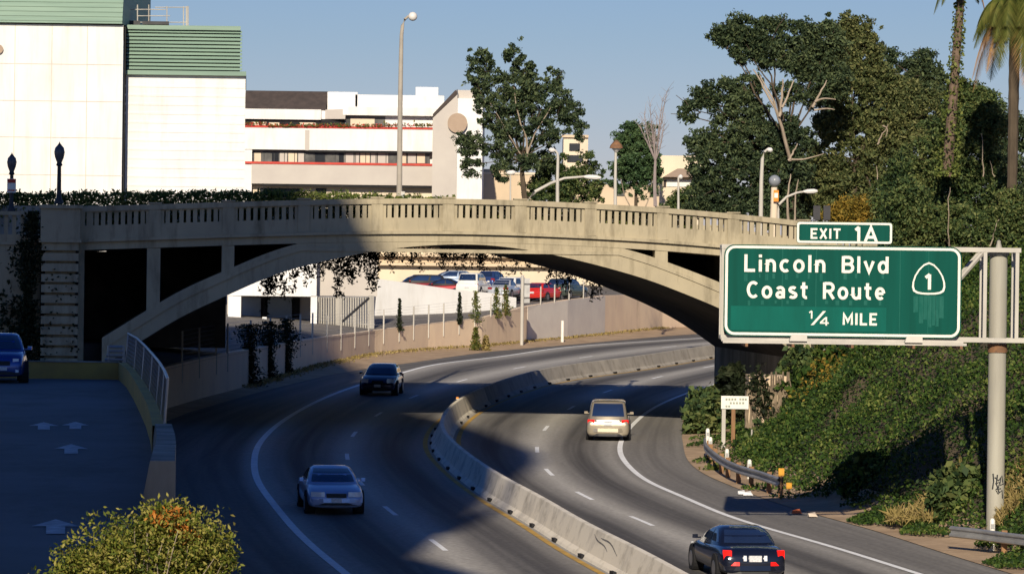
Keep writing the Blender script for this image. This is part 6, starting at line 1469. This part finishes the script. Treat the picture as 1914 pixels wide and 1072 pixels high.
tree('large_eucalyptus', 'large spreading eucalyptus with white limbs, left half of the grove', [(1395, 55, 40, 24), (1345, 72, 20, 12), (1365, 58, 22, 16), (1440, 62, 32, 26), (1400, 95, 34, 22), (1445, 105, 34, 24), (1500, 62, 26, 24), (1495, 110, 36, 34), (1540, 80, 40, 36), (1345, 172, 34, 20), (1310, 182, 22, 16), (1290, 205, 12, 18), (1282, 215, 8, 14), (1390, 160, 30, 18), (1395, 205, 32, 26), (1350, 215, 22, 16), (1480, 175, 26, 18), (1540, 150, 44, 40), (1345, 262, 30, 22), (1310, 272, 26, 20), (1400, 265, 44, 40), (1470, 255, 46, 36), (1330, 315, 38, 36), (1400, 335, 46, 46), (1470, 320, 40, 46), (1330, 365, 34, 34), (1445, 375, 44, 34), (1320, 388, 40, 16), (1380, 395, 50, 18), (1450, 402, 50, 18)], 250, (1478, 420), (1470, 270), size=.40, dens=.034, per=75, rc=.42, tr=.34, droop=.6, seed=5, depth=.6,
     limbs=[(.17, [(1478, 300, 1.0), (1455, 218, 2.2), (1428, 165, 2.2), (1408, 130, 1.8)]), (.13, [(1456, 218, 2.2), (1442, 180, 2.4), (1420, 140, 2.2)]), (.15, [(1458, 215, 2.2), (1462, 170, 2.4), (1463, 148, 2.2)]), (.13, [(1456, 218, 2.4), (1472, 180, 2.4), (1484, 150, 2.2)]), (.14, [(1520, 200, 2.4), (1532, 175, 2.6), (1545, 150, 2.4)]), (.11, [(1522, 190, 2.6), (1540, 184, 2.6), (1562, 186, 2.6)]), (.10, [(1522, 206, 2.6), (1545, 203, 2.6), (1560, 205, 2.6)]), (.12, [(1474, 300, 2.6), (1484, 282, 2.6), (1490, 268, 2.4)]), (.10, [(1478, 298, 2.6), (1505, 297, 2.6), (1540, 287, 2.6)]), (.14, [(1472, 420, 2.4), (1473, 370, 2.6), (1478, 325, 2.6)]), (.10, [(1484, 420, 2.4), (1488, 360, 2.6), (1492, 335, 2.6)])])
tree('olive_eucalyptus', 'tall olive coloured eucalyptus, right half of the grove', [(1590, 62, 36, 30), (1610, 100, 36, 46), (1570, 120, 44, 46), (1585, 180, 56, 46), (1640, 150, 32, 36), (1650, 200, 52, 50), (1560, 230, 40, 30), (1620, 250, 56, 34), (1690, 240, 46, 46), (1545, 290, 40, 34), (1690, 190, 36, 36), (1730, 220, 34, 50), (1600, 320, 24, 24), (1650, 310, 50, 40), (1560, 345, 46, 36), (1640, 365, 36, 30), (1520, 350, 32, 40), (1525, 392, 50, 24), (1580, 385, 50, 22), (1640, 400, 40, 20)], 256, (1590, 420), (1600, 300), leaf='euc_olive', size=.40, dens=.034, per=75, rc=.42, tr=.30, droop=.55, seed=6, depth=.6, limbs=[(.09, [(1640, 270, 2.6), (1650, 250, 2.6), (1660, 232, 2.6)]), (.09, [(1650, 234, 2.6), (1657, 240, 2.6), (1656, 256, 2.6)]), (.09, [(1640, 400, 2.4), (1640, 350, 2.6), (1638, 310, 2.6)])])
tree('far_tree', 'blue green tree crown peeping over the right end of the grove', [(1715, 115, 24, 20), (1735, 135, 26, 26), (1700, 140, 22, 22), (1745, 165, 24, 30), (1655, 110, 22, 20)], 275, (1725, 420), (1725, 180), leaf='euc', size=.42, dens=.04, tr=.25, seed=7)
tree('dark_tree', 'tall dark green tree in front of the palm at right', [(1800, 175, 26, 24), (1825, 190, 30, 34), (1838, 235, 34, 38), (1800, 235, 40, 44), (1770, 265, 40, 40), (1745, 310, 44, 40), (1810, 300, 52, 44), (1760, 355, 52, 40), (1830, 360, 50, 44), (1720, 375, 40, 44)], 188, (1790, 520), (1790, 330), leaf='dark_leaf', size=.33, dens=.04, per=70, rc=.36, tr=.2, seed=8, limbs=[(.05, [(1838, 330, 2), (1836, 290, 2.2), (1834, 250, 2.2)]), (.04, [(1858, 330, 2), (1850, 300, 2.2)])])
tree('dark_tree', 'dark leafy tree filling the bank above the sign truss', [(1700, 430, 44, 40), (1750, 425, 44, 36), (1800, 430, 50, 40), (1860, 440, 46, 44), (1890, 400, 30, 40), (1720, 490, 44, 36), (1800, 500, 56, 40), (1870, 510, 46, 44), (1690, 380, 30, 40), (1760, 540, 44, 36), (1840, 560, 54, 40), (1900, 470, 26, 60), (1825, 610, 40, 34), (1890, 580, 36, 50), (1890, 650, 36, 40)], 176, (1790, 650), (1790, 480), leaf='dark_leaf', size=.33, dens=.04, per=70, rc=.36, tr=.18, seed=9, limbs=[(.05, [(1775, 460, 2), (1772, 400, 2.4), (1776, 350, 2.4)]), (.05, [(1852, 460, 2), (1858, 430, 2.2), (1868, 410, 2.2)])])
tree('grey_tree', 'loose grey green tree at the right edge below the palm', [(1858, 215, 14, 30), (1870, 250, 18, 34), (1870, 300, 26, 34), (1895, 330, 30, 30), (1905, 250, 14, 30), (1885, 370, 34, 30)], 205, (1880, 480), (1878, 330), leaf='euc', size=.33, dens=.04, tr=.14, seed=10)
tree('rust_bush', 'rust and gold coloured bush right behind the exit tab', [(1600, 395, 36, 20), (1575, 402, 24, 16), (1630, 402, 28, 18), (1605, 412, 46, 14)], 212, (1600, 432), (1600, 415), 'bush', leaf='autumn', size=.32, dens=.07, tr=.1, seed=11)
tree('bank_tree', 'dark tree in the gap behind the right end of the exit tab', [(1665, 380, 26, 46), (1690, 330, 30, 40), (1650, 430, 24, 30), (1680, 440, 30, 40)], 200, (1670, 470), (1672, 400), leaf='dark_leaf', size=.34, dens=.05, tr=.14, seed=12)

def palm(name, lab, x, ytop, ybase, Y, r0, r1, crown, fr, ivy=0, lean=0, seed=0):
    b, tp_ = P(x, ybase, Y), P(x + lean, ytop, Y); t = thing(name, lab, 'palm tree', tuple(b), 0, 'palm trees'); mb = MB(); g = random.Random(seed)
    n = 26; mb.tube([b.lerp(tp_, i / n) for i in range(n + 1)], [(r0 + (r1 - r0) * i / n) * (1 + .07 * (i % 2)) for i in range(n + 1)], 10); mb.build('trunk', M['palm_bark' if ivy else 'bark_dark'], t)
    if ivy:
        gq = np.random.default_rng(seed); k = ivy; tt = gq.uniform(0, 1, k) ** 1.7; a = gq.uniform(0, 2 * math.pi, k); rr_ = (r0 + .05) * (1.55 - 1.0 * tt) * gq.uniform(.75, 1.3, k)
        pts = np.stack([b.x + (tp_.x - b.x) * tt + np.cos(a) * rr_, b.y + np.sin(a) * rr_, b.z + (tp_.z - b.z) * tt], 1); leaf_mesh('ivy', pts, .17, M['hedge'], t, .4, .7, seed=seed)
    for i in range(fr):
        a = 2 * math.pi * i / fr + g.uniform(-.2, .2); up = g.uniform(-.9, 1.1); L = crown * g.uniform(.85, 1.1); dry = up < -.45
        out = Vector((math.cos(a), math.sin(a), 0)); rach = []; m_ = 14
        for k in range(m_ + 1):
            q = k / m_; rach.append(tp_ + out * L * (q * (1 - .30 * q) * (.95 - .25 * abs(up))) + Vector((0, 0, L * (up * .55 * q - .75 * q * q))))
        f_ = MB(); f_.tube(rach, [.045 * (1 - .8 * k / m_) for k in range(m_ + 1)], 4)
        for k in range(1, m_ * 5):
            q = k / (m_ * 5); j = min(m_ - 1, int(q * m_)); p_ = rach[j].lerp(rach[j + 1], q * m_ - j); d = (rach[j + 1] - rach[j]).normalized(); side = d.cross(Vector((0, 0, 1))).normalized(); ll = L * .22 * (math.sin(math.pi * min(1, q * .9 + .12)) ** .6)
            for s_ in (-1, 1):
                e = p_ + (side * s_ * .75 + d * .65 + Vector((0, 0, -.55 - .3 * g.random()))) * ll; wv = d * .035
                f_.add([p_ - wv, p_ + wv, e], [(0, 1, 2)])
        f_.build('frond', M['palm_dry'] if dry else M['palm_leaf'], t)
    return t
palm('palm_tree', 'date palm with drooping fronds at the top right corner', 1890, 2, 430, 178, .22, .26, 3.5, 44, 0, 8, 3)
palm('ivy_palm', 'bare palm trunk wrapped in ivy rising above the grove', 1770, -60, 330, 184, .26, .17, 2.2, 16, 1500, 30, 4)
